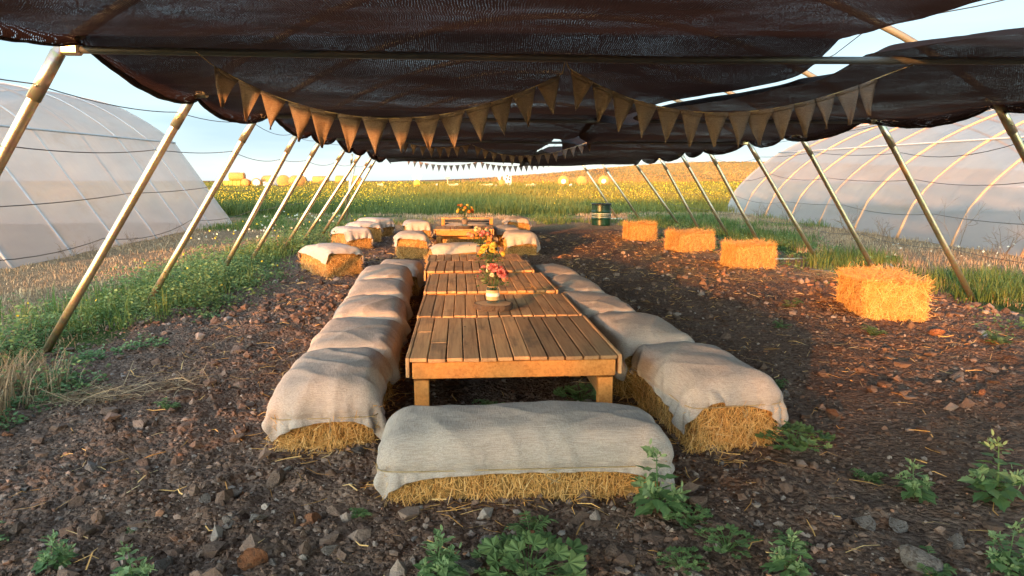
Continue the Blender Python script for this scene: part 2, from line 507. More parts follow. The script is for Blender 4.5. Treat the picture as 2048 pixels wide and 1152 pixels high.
def m_net():
    t = MT('shade_net'); c = t.coord()
    # knitted rows run across the tunnel; worn, stretched places let sky through
    sep = t.n('ShaderNodeSeparateXYZ', {'Vector': c})
    wob = t.noise(c, 3.0, 3)
    ya = t.math('ADD', t.math('MULTIPLY', sep.outputs['Y'], 66.0), t.math('MULTIPLY', wob, 6.0))
    xa = t.math('ADD', t.math('MULTIPLY', sep.outputs['X'], 80.0), t.math('MULTIPLY', wob, 5.0))
    rowf = t.math('ABSOLUTE', t.math('SINE', t.math('MULTIPLY', ya, math.pi)))
    colf = t.math('ABSOLUTE', t.math('SINE', t.math('MULTIPLY', xa, math.pi)))
    pore = t.math('MULTIPLY', rowf, colf)
    worn = t.noise(t.mapping(c, (.9, 1.6, .3), (0, 0, R(35))), 1.0, 4, .6)
    thr = t.ramp(worn, [(.40, (1.0, 1.0, 1.0)), (.54, (.955, .955, .955)), (.66, (.87, .87, .87)), (.76, (.58, .58, .58))])
    hole = t.math('GREATER_THAN', pore, thr)
    fine = t.noise(c, 130, 2, .8)
    hole = t.math('MULTIPLY', hole, t.math('GREATER_THAN', fine, .5))
    k = t.ramp(t.math('ADD', t.math('MULTIPLY', pore, .45), t.math('MULTIPLY', fine, .55)), [(.3, (.005, .0026, .002)), (.5, (.014, .0075, .006)), (.68, (.046, .028, .023))])
    p = t.bsdf(k, .65, nrm=t.bump(t.math('ADD', pore, fine), .5, .01), spec=.08)
    tr = t.n('ShaderNodeBsdfTranslucent', {'Color': (.036, .016, .012, 1)}).outputs[0]
    s = t.mixs(.28, p, tr)
    tp = t.n('ShaderNodeBsdfTransparent', {'Color': (1, 1, 1, 1)}).outputs[0]
    M['shade_net'] = t.surf(t.mixs(t.math('MULTIPLY', hole, .9), s, tp))
m_net()

def m_film():
    t = MT('plastic_film'); c = t.coord()
    n = t.noise(t.mapping(c, (.7, .25, .7)), 1.0, 5, .6)
    st = t.noise(t.mapping(c, (1, .5, 1)), 1.0, 6, .7)
    k = t.ramp(n, [(.3, (.48, .465, .46)), (.7, (.62, .60, .59))])
    k = t.mix(t.ramp(st, [(.56, (0, 0, 0)), (.70, (.42, .42, .42))]), k, (.48, .38, .26))
    d = t.bsdf(k, .32, spec=.4, nrm=t.bump(t.noise(t.mapping(c, (1.2, 3.5, 1.2)), 1.0, 5), .6, .06))
    tr = t.n('ShaderNodeBsdfTranslucent', {'Color': k}).outputs[0]
    tp = t.n('ShaderNodeBsdfTransparent', {'Color': (.95, .96, .98, 1)}).outputs[0]
    M['plastic_film'] = t.surf(t.mixs(.34, t.mixs(.55, d, tr), tp))
m_film()

def m_simple(name, color, rough=.6, metal=0.0, var=.25, scale=8, bump=.1, spec=.4, **kw):
    t = MT(name); c = t.coord()
    n = t.noise(c, scale, 5, .6)
    k = t.mix(t.math('MULTIPLY', n, 1.0), tuple(x * (1 - var) for x in color), tuple(min(1, x * (1 + var)) for x in color))
    M[name] = t.surf(t.bsdf(k, rough, metal, t.bump(n, bump, .01), spec, **kw))
def m_steel():
    t = MT('galvanised_steel'); c = t.coord()
    sp = t.n('ShaderNodeTexVoronoi', {'Vector': c, 'Scale': 45.0}).outputs['Color']
    n = t.noise(c, 5, 5, .65)
    k = t.mix(.25, (.57, .49, .33), sp, 'SOFT_LIGHT')
    k = t.mix(t.ramp(n, [(.55, (0, 0, 0)), (.75, (.5, .5, .5))]), k, (.30, .23, .15))
    M['galvanised_steel'] = t.surf(t.bsdf(k, .34, .9, t.bump(n, .1, .01), .5))
m_steel()
m_simple('aged_steel', (.20, .18, .14), .6, .3)
m_simple('shaded_steel', (.10, .10, .095), .5, .5)  # darker steel for the cross bars, their shade put into the colour
m_simple('sun_tinted_pipe', (.58, .30, .15), .55, .0)  # orange sunlight put into the colour of the right greenhouse hoops
m_simple('grey_pipe', (.40, .40, .41), .55, .0)
m_simple('wire', (.12, .11, .10), .5, .6)
m_simple('barrel_green', (.003, .028, .014), .3, 0, .3, 5, .1, .5)
m_simple('barrel_rim', (.03, .035, .03), .4, .3)
m_simple('barrel_band', (.45, .5, .45), .4, .2)
m_simple('bark', (.075, .05, .035), .9, 0, .5, 40, 1.0)
m_simple('cut_wood', (.45, .30, .17), .8, 0, .25, 14, .2)
m_simple('white_paint', (.50, .49, .47), .6, 0, .06)
m_simple('black_paint', (.03, .03, .03), .6)
m_simple('yellow_paint', (.48, .30, .04), .6, 0, .15)
m_simple('lace', (.75, .72, .64), .9, 0, .1, 120, .5)
m_simple('round_bale_hay', (.46, .21, .06), .9, 0, .35, 10, .9)
m_simple('far_tan', (.55, .42, .25), .8)
m_simple('dark_iron', (.05, .05, .055), .5, .5)
m_simple('chip_plastic', (.5, .5, .5), .6)
def m_glass():
    t = MT('jar_glass')
    g = t.n('ShaderNodeBsdfGlass', {'Color': (.9, .95, .92, 1), 'Roughness': .03, 'IOR': 1.3}).outputs[0]
    tp = t.n('ShaderNodeBsdfTransparent', {'Color': (.86, .92, .89, 1)}).outputs[0]
    M['jar_glass'] = t.surf(t.mixs(.6, g, tp))
m_glass()

# ================================================================== GROUND
def grow(a, step, k, end):
    out = [a]; s = step
    while abs(out[-1]) < abs(end):
        out.append(out[-1] + s); s *= k
    return out
xs = sorted(set(np.round(np.concatenate([np.arange(-5, 7.001, .035), grow(7, .05, 1.09, 1500), grow(-5, -.05, 1.09, -1500)]), 4)))
ys = sorted(set(np.round(np.concatenate([np.arange(1.6, 9.001, .03), grow(9, .035, 1.022, 3000), grow(1.6, -.05, 1.09, -80)]), 4)))
xs = np.array(xs); ys = np.array(ys)
GX, GY = np.meshgrid(xs, ys, indexing='ij')
gx, gy = GX.ravel(), GY.ravel()
gzv = ground_h(gx, gy)
dirt_m = sstep(-4.0, -3.2, gx) * (1 - sstep(5.0, 6.4, gx)) * (1 - sstep(17.5, 20, gy))
strip = np.exp(-((gx + 3.9) / .7) ** 2) + np.exp(-((gx - 6.3) / .8) ** 2)
dry = (1 - dirt_m) * (1 - sstep(23, 27, gy)) * (1 - .6 * strip)
dry = np.maximum(dry, .55 * sstep(2.0, 3.2, gx) * sstep(8, 10, gy) * dirt_m)
green = np.clip(strip * (gy < 23), 0, 1) * .8 + sstep(23.5, 27, gy) + .35 * (1 - dirt_m) * sstep(17, 20, gy)
far = sstep(45, 110, gy)
plough = sstep(230, 300, gy) * (1 - sstep(-60, 60, gx - .05 * gy)) + .8 * np.exp(-((gx - 62 - .12 * (gy - 350)) / 5.0) ** 2) * sstep(280, 330, gy)
g = make_obj('ground', np.stack([gx, gy, gzv], 1), gridfaces(len(xs), len(ys)), M['ground'], smooth=True,
             attrs={'dry': dry, 'green': np.clip(green, 0, 1), 'far': far, 'plough': np.clip(plough, 0, 1)})
tag(g, 'dark stony soil under the net, running out into grassy field and low hill', 'ground', kind='structure')

# ================================================================== LEANING HOOP FRAMES OF THE NET TUNNEL
def ztop(y): return 2.24 - .009 * (y - 4)
hoops = [(-3.6, -3.6, -2.27, 4.45), (-1.7, -1.7, -2.27, 4.45), (.3, .3, -2.27, 4.45), (2.3, 2.2, -2.27, 4.45), (4.2, 4.0, -2.27, 4.45), (6.06, 5.9, -2.26, 4.36), (7.9, 7.8, -2.31, 4.46), (10.2, 9.8, -2.44, 4.49), (11.5, 11.6, -2.39, 4.46),
         (13.6, 14.0, -2.37, 4.6), (15.0, 15.8, -2.28, 4.58), (17.0, 17.9, -2.36, 4.66), (18.6, 19.8, -2.5, 4.4)]
ORD = ['nearest', 'second', 'third', 'fourth', 'fifth', 'sixth', 'seventh', 'eighth', 'ninth', 'farthest']
for k, (yl, yr, xl, xr) in enumerate(hoops[3:]):
    h = empty('hoop_frame', (1.05, (yl + yr) / 2, pz(yl)))
    tag(h, 'galvanised steel hoop frame with slanting legs under the net, ' + (ORD[k] if k in (0, 9) else ORD[k] + ' from the camera'), 'hoop frame', 'hoop frames carrying the shade net')
    o = np.array([1.05, (yl + yr) / 2, pz(yl)])
    zl, zr = ztop(yl), ztop(yr) - .04
    bl = np.array([-3.68, yl, gz(-3.68, yl) - .06]); br = np.array([5.78, yr, gz(5.78, yr) - .06])
    tl = np.array([xl, yl, zl]); tr = np.array([xr, yr, zr])
    for b, t_, sg in ((bl, tl, 1), (br, tr, -1)):
        a = Acc(); u = unit(t_ - b)
        tube(a, np.array([b, b + u * .9, t_ - u * .18, t_ + u * .02]) - o, .034, 14)
        tube(a, np.array([t_ - u * .34, t_ - u * .04]) - o, .0385, 14)          # sleeve joint
        tube(a, np.array([t_ - u * .26 + [0, -.046, 0], t_ - u * .26 + [0, .046, 0]]) - o, .006, 8)
        a.build('leg', M['galvanised_steel'], h, True)
    a = Acc()
    s = np.linspace(0, 1, 25)
    P = tl[None] * (1 - s[:, None]) + tr[None] * s[:, None]
    P[:, 2] += 1.05 * (1 - np.abs(2 * s - 1) ** 2.2)
    tube(a, P - o, .03, 10); a.build('arch', M['aged_steel'], h, True)
    if k in (2, 4, 6, 7, 8): pass
    else:
     a = Acc()
     tube(a, np.array([tl + [.06, 0, -.02], tl * .5 + tr * .5 + [0, 0, -.045], tr + [-.06, 0, -.02]]) - o, .021, 10)
     a.build('cross_bar', M['shaded_steel'], h, True)
    for c_ in (tl - o + [.05, 0, -.02], tr - o + [-.05, 0, -.02]):
        a = Acc(); box(a, c_, (.10, .07, .06), .012)
        a.build('clamp', M['galvanised_steel'], h)
for (b, t_, lab) in (((-4.0, 21.6), (-3.45, 21.6, 2.35), 'thin steel end post standing nearly upright at the far left corner'),
                     ((-4.1, 23.0), (-3.85, 23.0, 2.35), 'thin upright steel post just behind the far left corner post'),
                     ((5.1, 21.5), (3.83, 21.5, 2.03), 'slanting steel end post right of the green barrel, under the net end'),
                     ((4.68, 23.0), (3.45, 23.0, 2.06), 'slanting steel end post touching the green barrel, farthest on the right')):
    a = Acc(); bb = np.array([b[0], b[1], gz(*b) - .05]); tt = np.array(t_)
    tube(a, np.array([bb, tt]) - bb, .03, 10)
    tube(a, np.array([tt - unit(tt - bb) * .3, tt]) - bb, .034, 10)
    tag(a.build('steel_post', M['galvanised_steel'], None, True, tuple(bb)), lab, 'post', 'end posts')

# ------------------------------------------------------------------ wires along the legs
hl = [(-3.68 * (1 - f) + xl * f, yl) for (yl, yr, xl, xr) in hoops for f in (0,)]
WN = ['topmost', 'second from the top', 'third from the top', 'lowest', 'fifth from the top']
for side in (0, 1):
    for wi, zz in enumerate((2.0, 1.68, 1.33, .98) if side == 0 else (2.0, 1.72, 1.4, 1.0, .62)):
        P = []
        rs = RS(50 + wi + 10 * side)
        for k, (yl, yr, xl, xr) in enumerate(hoops[3:]):
            y = yl if side == 0 else yr
            xb, xt = (-3.68, xl) if side == 0 else (5.78, xr)
            zb, zt_ = gz(xb, y), ztop(y)
            z = zb + zz + rs.uniform(-.04, .04); f = (z - zb) / (zt_ - zb)
            x = xb + (xt - xb) * min(f, .97) + (-.036 if side == 0 else .036)
            if P:
                p0 = np.array(P[-1]); sag = rs.uniform(.01, .09)
                for s in np.linspace(0, 1, 9)[1:-1]:
                    q = p0 * (1 - s) + np.array([x, y, z]) * s; q[2] -= sag * 4 * s * (1 - s); P.append(list(q))
            P.append([x, y, z])
        a = Acc(); tube(a, np.array(P), .0035, 5)
        tag(a.build('wire', M['wire'], None, True), 'thin dark wire strung along the %s row of slanting legs, %s' % (('left', 'right')[side], WN[wi] if not (side == 1 and wi == 3) else 'fourth from the top'), 'wire', 'wires along the legs')

# ================================================================== SHADE NET
def seam(y): return 2.2 - .78 * sstep(4.7, 5.9, y) - .06 * sstep(6, 12, y)
ybars = np.array([h_[0] for h_ in hoops]); ybars_r = np.array([h_[1] for h_ in hoops])
NA = np.array([.2, .16, .22, .17, .16, .15, .1, .1])
def net_z(x, y):
    s = np.clip((x + 2.3) / 6.75, 0, 1)
    yy = y + .0 * s
    yb2 = np.array([-5.0, -.6, 4.2, 7.9, 11.5, 15.0, 18.6, 21.0])
    k = np.clip(np.searchsorted(yb2, yy) - 1, 0, len(yb2) - 2)
    t = np.clip((yy - yb2[k]) / (yb2[k + 1] - yb2[k]), 0, 1)
    A = NA[k] * (.25 + .75 * np.sin(math.pi * s) ** .7) * (.7 + .6 * vnoise(x * .55 + 3, y * .21, 31))
    z = 2.285 - .009 * (y - 4) - A * 4 * t * (1 - t)
    z = z + .05 * np.sin(math.pi * s)
    z = z + .035 * fbm(x * 1.3, y * 2.2, 3, 40) + .012 * fbm(x * 5 + y * 2, y * 7, 3, 44)
    z = z - .16 * sstep(18.3, 19.6, y) * (1 - .4 * vnoise(x * 1.1, y * 0, 47))
    return z
def net_sheet(x_in, x_out, y0, y1, nx, ny, side):
    ys_ = np.linspace(y0, y1, ny); u = np.linspace(0, 1, nx)
    Y, U = np.meshgrid(ys_, u, indexing='ij')
    a_ = x_in(Y); b_ = x_out(Y)
    uu = np.minimum(U / .9, 1)
    X = a_ + (b_ - a_) * uu
    Z = net_z(X, Y)
    # outer hem: scalloped roll hanging from the leg tops
    k = np.clip(np.searchsorted(ybars, Y) - 1, 0, len(ybars) - 2)
    t = np.clip((Y - ybars[k]) / (ybars[k + 1] - ybars[k]), 0, 1)
    sc = (4 * t * (1 - t)) ** .7 * (.75 + .5 * vnoise(Y * .5, Y * 0, 61))
    h = np.clip((U - .9) / .1, 0, 1)
    edge = sstep(.72, 1.0, uu)
    Z = Z - .055 * edge * sc
    ang = h * math.pi * 1.25
    r = .02 + .032 * sc
    sg = -1 if side == 0 else 1
    X = X + sg * np.where(U > .9, r * np.sin(ang) * 1.0, 0)
    Z = Z + np.where(U > .9, -r * (1 - np.cos(ang)) * 1.0, 0)
    Z = Z + .012 * fbm(Y * 9, U * 14, 3, 71 + side) * np.where(U > .7, 1, .0)
    # inner edge droops a little
    din = np.abs(X - a_)
    Z = Z - (.07 if side == 1 else .01) * np.exp(-(din / .12) ** 2) * (.5 + vnoise(Y * .9, Y * 0, 81 + side))
    if side == 1: Z = Z - .02
    return np.stack([X.ravel(), Y.ravel(), Z.ravel()], 1), gridfaces(ny, nx)
def xl_edge(y): return -2.20 + .05 * np.sin(y * 1.7) - .012 * np.maximum(y - 12, 0)
def xr_edge(y): return 4.40 + .04 * np.sin(y * 1.3)
def gapw(y): return np.where(y < 4.8, .02 + .36 * np.clip((4.8 - y) / 1.45, 0, 2.2), 0) + .13 * np.exp(-((y - 6.9) / .7) ** 2) + .22 * np.exp(-((y - 9.9) / .7) ** 2) + .40 * np.exp(-((y - 13.2) / 1.3) ** 2)
V, F = net_sheet(lambda y: seam(y) - gapw(y) * .4, xl_edge, -4.5, 19.5, 110, 480, 0)
n = make_obj('shade_net', V, F, M['shade_net'], smooth=True)
tag(n, 'wide dark brown shade net sagging over the tables, left of the bright slit', 'shade net', 'shade nets overhead')
V, F = net_sheet(lambda y: seam(y) + gapw(y) * .6 - .15 * (1 - sstep(.0, .07, gapw(y))), xr_edge, -4.5, 19.9, 70, 480, 1)
n = make_obj('shade_net', V, F, M['shade_net'], smooth=True)
tag(n, 'narrower dark brown shade net along the right legs, right of the bright slit', 'shade net', 'shade nets overhead')
a = Acc()
yy = np.linspace(.4, 19.4, 60)
tube(a, np.stack([seam(yy) + .1, yy, net_z(seam(yy), yy) + .05], 1), .003, 5)
tag(a.build('wire', M['wire'], None, True), 'thin wire seen through the bright slit between the two nets', 'wire')

# ================================================================== GREENHOUSES
def greenhouse(name, prof, y0, y1, step, label, dx, base, pipe='sun_tinted_pipe', rad=.04):
    """prof: cross-section (x,z) from the visible foot over the apex to the other foot"""
    prof = np.array(prof, float)
    L = np.concatenate([[0], np.cumsum(np.linalg.norm(np.diff(prof, axis=0), axis=1))]); 
    m = 70; s = np.linspace(0, L[-1], m)
    px = np.interp(s, L, prof[:, 0]); pzz = np.interp(s, L, prof[:, 1])
    g = empty(name, (prof[0][0], y0, base(y0)))
    o = np.array([prof[0][0], y0, base(y0)])
    ny = int((y1 - y0) / .25) + 1; Y = np.linspace(y0, y1, ny)
    VX = np.repeat(px[None], ny, 0); VY = np.repeat(Y[:, None], m, 1); VZ = pzz[None] + base(Y)[:, None]
    ph = ((VY - y0) / step) % 1.0
    wob = .075 * (4 * ph * (1 - ph)) * (.4 + vnoise(VY * .8, s[None] * .6, 91)) + .04 * fbm(VY * 1.2 + s[None] * .4, s[None] * 1.5, 4, 92)
    cx, cz = prof[:, 0].mean(), 0.8
    nx_, nz_ = VX - cx, pzz[None] - cz
    nl = np.sqrt(nx_ ** 2 + nz_ ** 2)
    VX = VX - wob * nx_ / nl; VZ = VZ - wob * nz_ / nl
    VZ[:, 0] -= .06; VZ[:, -1] -= .06
    V = np.stack([VX.ravel(), VY.ravel(), VZ.ravel()], 1); F = [gridfaces(ny, m)]
    # end walls
    base_n = len(V); Vs = [V]
    for yi in (0, ny - 1):
        c = np.array([[cx, Y[yi], base(Y[yi]) + 1.2]])
        Vs.append(c)
        F.append(np.array([[yi * m + j, yi * m + j + 1, base_n] for j in range(m - 1)] + [[yi * m + m - 1, yi * m, base_n]]))
        base_n += 1
    film = make_obj('film_cover', np.concatenate(Vs) - o, F, M['plastic_film'], g, True)
    for y in np.arange(y0 + .02, y1 + .01, step):
        a = Acc(); b = float(base(np.array([y]))[0])
        inx = cx + (px - cx) * .996; inz = pzz * .995 - .006
        tube(a, np.stack([inx, np.full(m, y), inz + b], 1)[::2] - o, rad, 8)
        a.build('hoop', M[pipe], g, True)
    for (fx, fz) in dx:
        a = Acc(); tube(a, np.stack([np.full(12, fx), np.linspace(y0, y1, 12), fz + base(np.linspace(y0, y1, 12))], 1) - o, .022, 8)
        a.build('purlin', M['grey_pipe'], g, True)
    tag(g, label, 'greenhouse', 'plastic greenhouses')
    return g
bL = lambda y: .012 * np.asarray(y, float)
sL = np.linspace(0, 1, 16)
roof = [(-8.75 - 6.3 * s, 2.38 + 1.28 * (1 - abs(2 * s - 1) ** 2.2)) for s in sL]
greenhouse('greenhouse', [(-7.2, 0)] + roof + [(-16.6, 0)], 11.4, 21.6, 1.7,
           'white plastic greenhouse with flat slanting side wall and rounded roof, left of the net', [(-8.72, 2.34)], bL, 'grey_pipe', .026)
bR = lambda y: .012 * np.asarray(y, float) + .03
ph = np.linspace(-1, 1, 41)
arch = [(15.3 + 5.9 * p, max(0, 3.4 * (1 - abs(p) ** 1.7) ** .62)) for p in ph]
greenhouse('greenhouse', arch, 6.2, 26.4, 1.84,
           'pale rounded plastic greenhouse with hoops coloured as if sunlit orange, right of the net', [(11.35, 2.2), (10.2, 1.2), (13.2, 3.05)], bR)

# ================================================================== STRAW BALES AND THEIR BURLAP COVERS
def rbox_surface(n, a, b, h, rs, faces=(1, 1, 1, 1, 1)):
    """random points on a box (half a, half b, height h): +x,-x,+y,-y,top"""
    ar = np.array([b * h, b * h, a * h, a * h, 2 * a * b]) * 2 * np.array(faces, float)
    f = rs.choice(5, n, p=ar / ar.sum())
    u = rs.uniform(-1, 1, n); v = rs.uniform(0, 1, n); w = rs.uniform(-1, 1, n)
    P = np.zeros((n, 3)); N = np.zeros((n, 3))
    for k, (ax, sg) in enumerate(((0, 1), (0, -1), (1, 1), (1, -1))):
        m = f == k
        P[m, ax] = sg * (a, b)[ax]; P[m, 1 - ax] = u[m] * (b, a)[ax]; P[m, 2] = v[m] * h; N[m, ax] = sg
    m = f == 4; P[m, 0] = u[m] * a; P[m, 1] = w[m] * b; P[m, 2] = h; N[m, 2] = 1
    return P, N, f

def straw_bale(a, b, h, n, seed, zmax=None, name='straw_bale', long_strands=1.0):
    """a,b half sizes, h height. zmax: keep loose straw below it (a cover lies above)"""
    rs = RS(seed)
    acc = Acc()
    # core
    m = 22
    V = []; T = []
    import itertools
    u = np.linspace(-1, 1, m)
    core = Acc()
    def face(fn):
        U, W = np.meshgrid(u, u, indexing='ij')
        P = fn(U.ravel(), W.ravel())
        core.add(P, gridfaces(m, m), None, .4)
    face(lambda p, q: np.stack([p * a, q * b, np.full_like(p, h)], 1))
    face(lambda p, q: np.stack([np.full_like(p, a), p * b, (q + 1) * h / 2], 1))
    face(lambda p, q: np.stack([np.full_like(p, -a), -p * b, (q + 1) * h / 2], 1))
    face(lambda p, q: np.stack([-p * a, np.full_like(p, b), (q + 1) * h / 2], 1))
    face(lambda p, q: np.stack([p * a, np.full_like(p, -b), (q + 1) * h / 2], 1))
    cv = np.concatenate(core.v)
    def shape(P):
        P = P.copy()
        r = .06
        q = np.abs(P - [0, 0, h / 2]) - np.array([a - r, b - r, h / 2 - r])
        q = np.maximum(q, 0); l = np.linalg.norm(q, axis=1, keepdims=True)
        sg = np.sign(P - [0, 0, h / 2])
        inside = np.minimum(np.abs(P - [0, 0, h / 2]), np.array([a - r, b - r, h / 2 - r]))
        P2 = [0, 0, h / 2] + sg * (inside + np.where(l > 1e-6, q / np.maximum(l, 1e-6) * np.minimum(l, r), 0))
        bul = .012 * (vnoise(P[:, 0] * 9 + P[:, 2] * 7 + seed, P[:, 1] * 9 - P[:, 2] * 5, seed) - .5) * 2
        tie = .012 * (np.exp(-((np.abs(P[:, 0]) - a * .42) / .03) ** 2))
        c = np.array([0, 0, h / 2])
        d = unit(P2 - c)
        P2 = P2 + d * (bul - tie)[:, None]
        if zmax is None:
            P2 = P2 + .05 * np.stack([fbm(P[:, 0] * 2 + seed, P[:, 1] * 2 + P[:, 2] * 2, 2, seed + 2), fbm(P[:, 0] * 2 + 9, P[:, 1] * 2 + P[:, 2] * 2 + seed, 2, seed + 3), fbm(P[:, 0] * 2.5 + seed, P[:, 1] * 2.5 + 4, 2, seed + 4) * (P[:, 2] > .05)], 1)
        P2[:, 2] = np.maximum(P2[:, 2], 0)
        return P2
    k = .985 if zmax is None else .96
    cvs = shape(cv) * np.array([k, k, k])
    cvs[:, 2] -= .01
    # strands
    P, N, f = rbox_surface(n, a, b, h, rs, (1, 1, 1, 1, 1 if zmax is None else 0))
    if zmax is not None:
        keep = P[:, 2] < zmax + .03
        P, N, f = P[keep], N[keep], f[keep]
    n = len(P)
    P = shape(P)
    # tangent direction: ends (±x) show folded loops, sides show cut fibres standing up
    rnd = rs.normal(size=(n, 3))
    Tn = unit(rnd - N * np.sum(rnd * N, 1, keepdims=True))
    side = (f == 2) | (f == 3)
    Tn[side] = unit(Tn[side] * [.45, 1, 1.2])
    ends = f < 2
    Tn[ends] = unit(Tn[ends] * [1, .7, 1.15])
    Ln = rs.uniform(.03, .10, n) * long_strands * np.where(side, .75, 1.2)
    tilt = rs.uniform(-.05, .35, n); wild = rs.rand(n) < .15
    tilt = np.where(wild, rs.uniform(.4, .95, n), tilt)
    if zmax is not None:
        tilt = np.where(P[:, 2] > zmax - .03, np.minimum(tilt, .05), tilt)
    D = unit(Tn + N * tilt[:, None])
    P0 = P - N * rs.uniform(.002, .012, n)[:, None]
    P2 = P0 + D * Ln[:, None]
    P1 = (P0 + P2) / 2 + N * (Ln * rs.uniform(-.02, .10, n))[:, None]
    for q in (P0, P1, P2): q[:, 2] = np.maximum(q[:, 2], -.01)
    if zmax is not None:
        for q in (P1, P2): q[:, 2] = np.minimum(q[:, 2], zmax + .05)
    acc = Acc()
    ribbons(acc, P0, P1, P2, rs.uniform(.0022, .0046, n), N + rs.normal(size=(n, 3)) * .6, np.clip(rs.beta(2.2, 1.6, n), 0, 1))
    cf = np.concatenate(core.q); nc = len(cf)
    V = np.concatenate([cvs] + acc.v); q = np.concatenate(acc.q) + len(cvs)
    return make_obj(name, V, [cf, q], [M['straw_core'], M['straw']], None, False,
                    {'rnd': np.concatenate([np.full(len(cvs), .4)] + acc.r)}, mats_idx=np.concatenate([np.zeros(nc), np.ones(len(q))]))

def cloth_sim(a, b, h, Lx, Ly, d, seed, zt=None, off=(0, 0), steps=150, hump=.04, turn=0.0, cinch_sides=(1, 1, 1, 1)):
    """drape a rectangular burlap sheet over a bale with position based dynamics; returns grid verts"""
    rs = RS(seed)
    nx, ny = int(round(Lx / d)) + 1, int(round(Ly / d)) + 1
    X, Y = np.meshgrid(np.linspace(-Lx / 2, Lx / 2, nx), np.linspace(-Ly / 2, Ly / 2, ny), indexing='ij')
    c, s = math.cos(turn), math.sin(turn)
    p = np.stack([c * X - s * Y + off[0], s * X + c * Y + off[1], np.full_like(X, h + hump + .03)], -1)
    p[..., 2] += .03 * fbm(X * 3 + seed, Y * 3, 3, seed) + .01 * rs.rand(nx, ny)
    q = p.copy()
    r = min(.085, h * .3)
    hx, hy, hz = a - r, b - r, h / 2 - r
    def con(A, B, rest, k):
        dv = B - A; L = np.linalg.norm(dv, axis=-1, keepdims=True)
        co = dv * (.5 * k * (1 - rest / np.maximum(L, 1e-6)))
        A += co; B -= co
    dx, dy = Lx / (nx - 1) * 1.01, Ly / (ny - 1) * 1.01
    dg = math.hypot(dx, dy)
    for it in range(steps):
        v = (p - q) * .965
        q = p.copy()
        p = p + v; p[..., 2] -= .0009
        for _ in range(7):
            for o in (0, 1):
                m = (nx - o) // 2; con(p[o:o + 2 * m:2], p[o + 1:o + 2 * m:2], dx, 1.0)
                m = (ny - o) // 2; con(p[:, o:o + 2 * m:2], p[:, o + 1:o + 2 * m:2], dy, 1.0)
            for o in (0, 1):
                m = (nx - o) // 2
                con(p[o:o + 2 * m:2, :-1], p[o + 1:o + 2 * m:2, 1:], dg, .35)
                con(p[o:o + 2 * m:2, 1:], p[o + 1:o + 2 * m:2, :-1], dg, .35)
            for o in (0, 1, 2, 3):
                A = p[o:nx - 2:4]; B = p[o + 2:nx:4]; m = min(len(A), len(B))
                con(A[:m], B[:m], 2 * dx, .22)
                A = p[:, o:ny - 2:4]; B = p[:, o + 2:ny:4]; m = min(A.shape[1], B.shape[1])
                con(A[:, :m], B[:, :m], 2 * dy, .22)
        # collision with the rounded bale, with a padded hump on top
        hump_z = hump * np.clip(1 - (p[..., 0] / a) ** 2, 0, 1) ** .6 * np.clip(1 - (p[..., 1] / b) ** 2, 0, 1) ** .6
        hump_z = hump_z + .018 * fbm(p[..., 0] * 6 + seed, p[..., 1] * 6, 2, seed + 5)
        loc = p - np.array([0, 0, h / 2]); loc[..., 2] -= hump_z
        ab = np.abs(loc) - np.array([hx, hy, hz]); mx = np.maximum(ab, 0)
        ln = np.linalg.norm(mx, axis=-1)
        sd = ln - r + np.minimum(ab.max(-1), 0)
        nrm = np.where((ln > 1e-6)[..., None], mx / np.maximum(ln, 1e-6)[..., None], 0)
        ins = ln <= 1e-6
        if ins.any():
            am = ab.argmax(-1); e = np.eye(3)[am]; nrm = np.where(ins[..., None], e, nrm)
        nrm = nrm * np.sign(loc + 1e-9)
        hit = sd < .009
        p = np.where(hit[..., None], p + nrm * (.009 - sd)[..., None], p)
        q = np.where(hit[..., None], q + (p - q) * .6, q)
        if zt is not None and it > steps * .45:
            side = np.where(np.abs(loc[..., 0]) / a > np.abs(loc[..., 1]) / b, np.where(loc[..., 0] > 0, 0, 1), np.where(loc[..., 1] > 0, 2, 3))
            act = np.array(cinch_sides)[side]
            m = (np.abs(p[..., 2] - zt) < .022) & (sd > .012) & (act > 0)
            p = np.where(m[..., None], p - nrm * np.array([1, 1, 0]) * ((sd - .012) * .4)[..., None], p)
            q = np.where(m[..., None], p, q)
        g_ = p[..., 2] < .012
        p[..., 2] = np.maximum(p[..., 2], .012); q = np.where(g_[..., None], p, q)
    return p, nx, ny

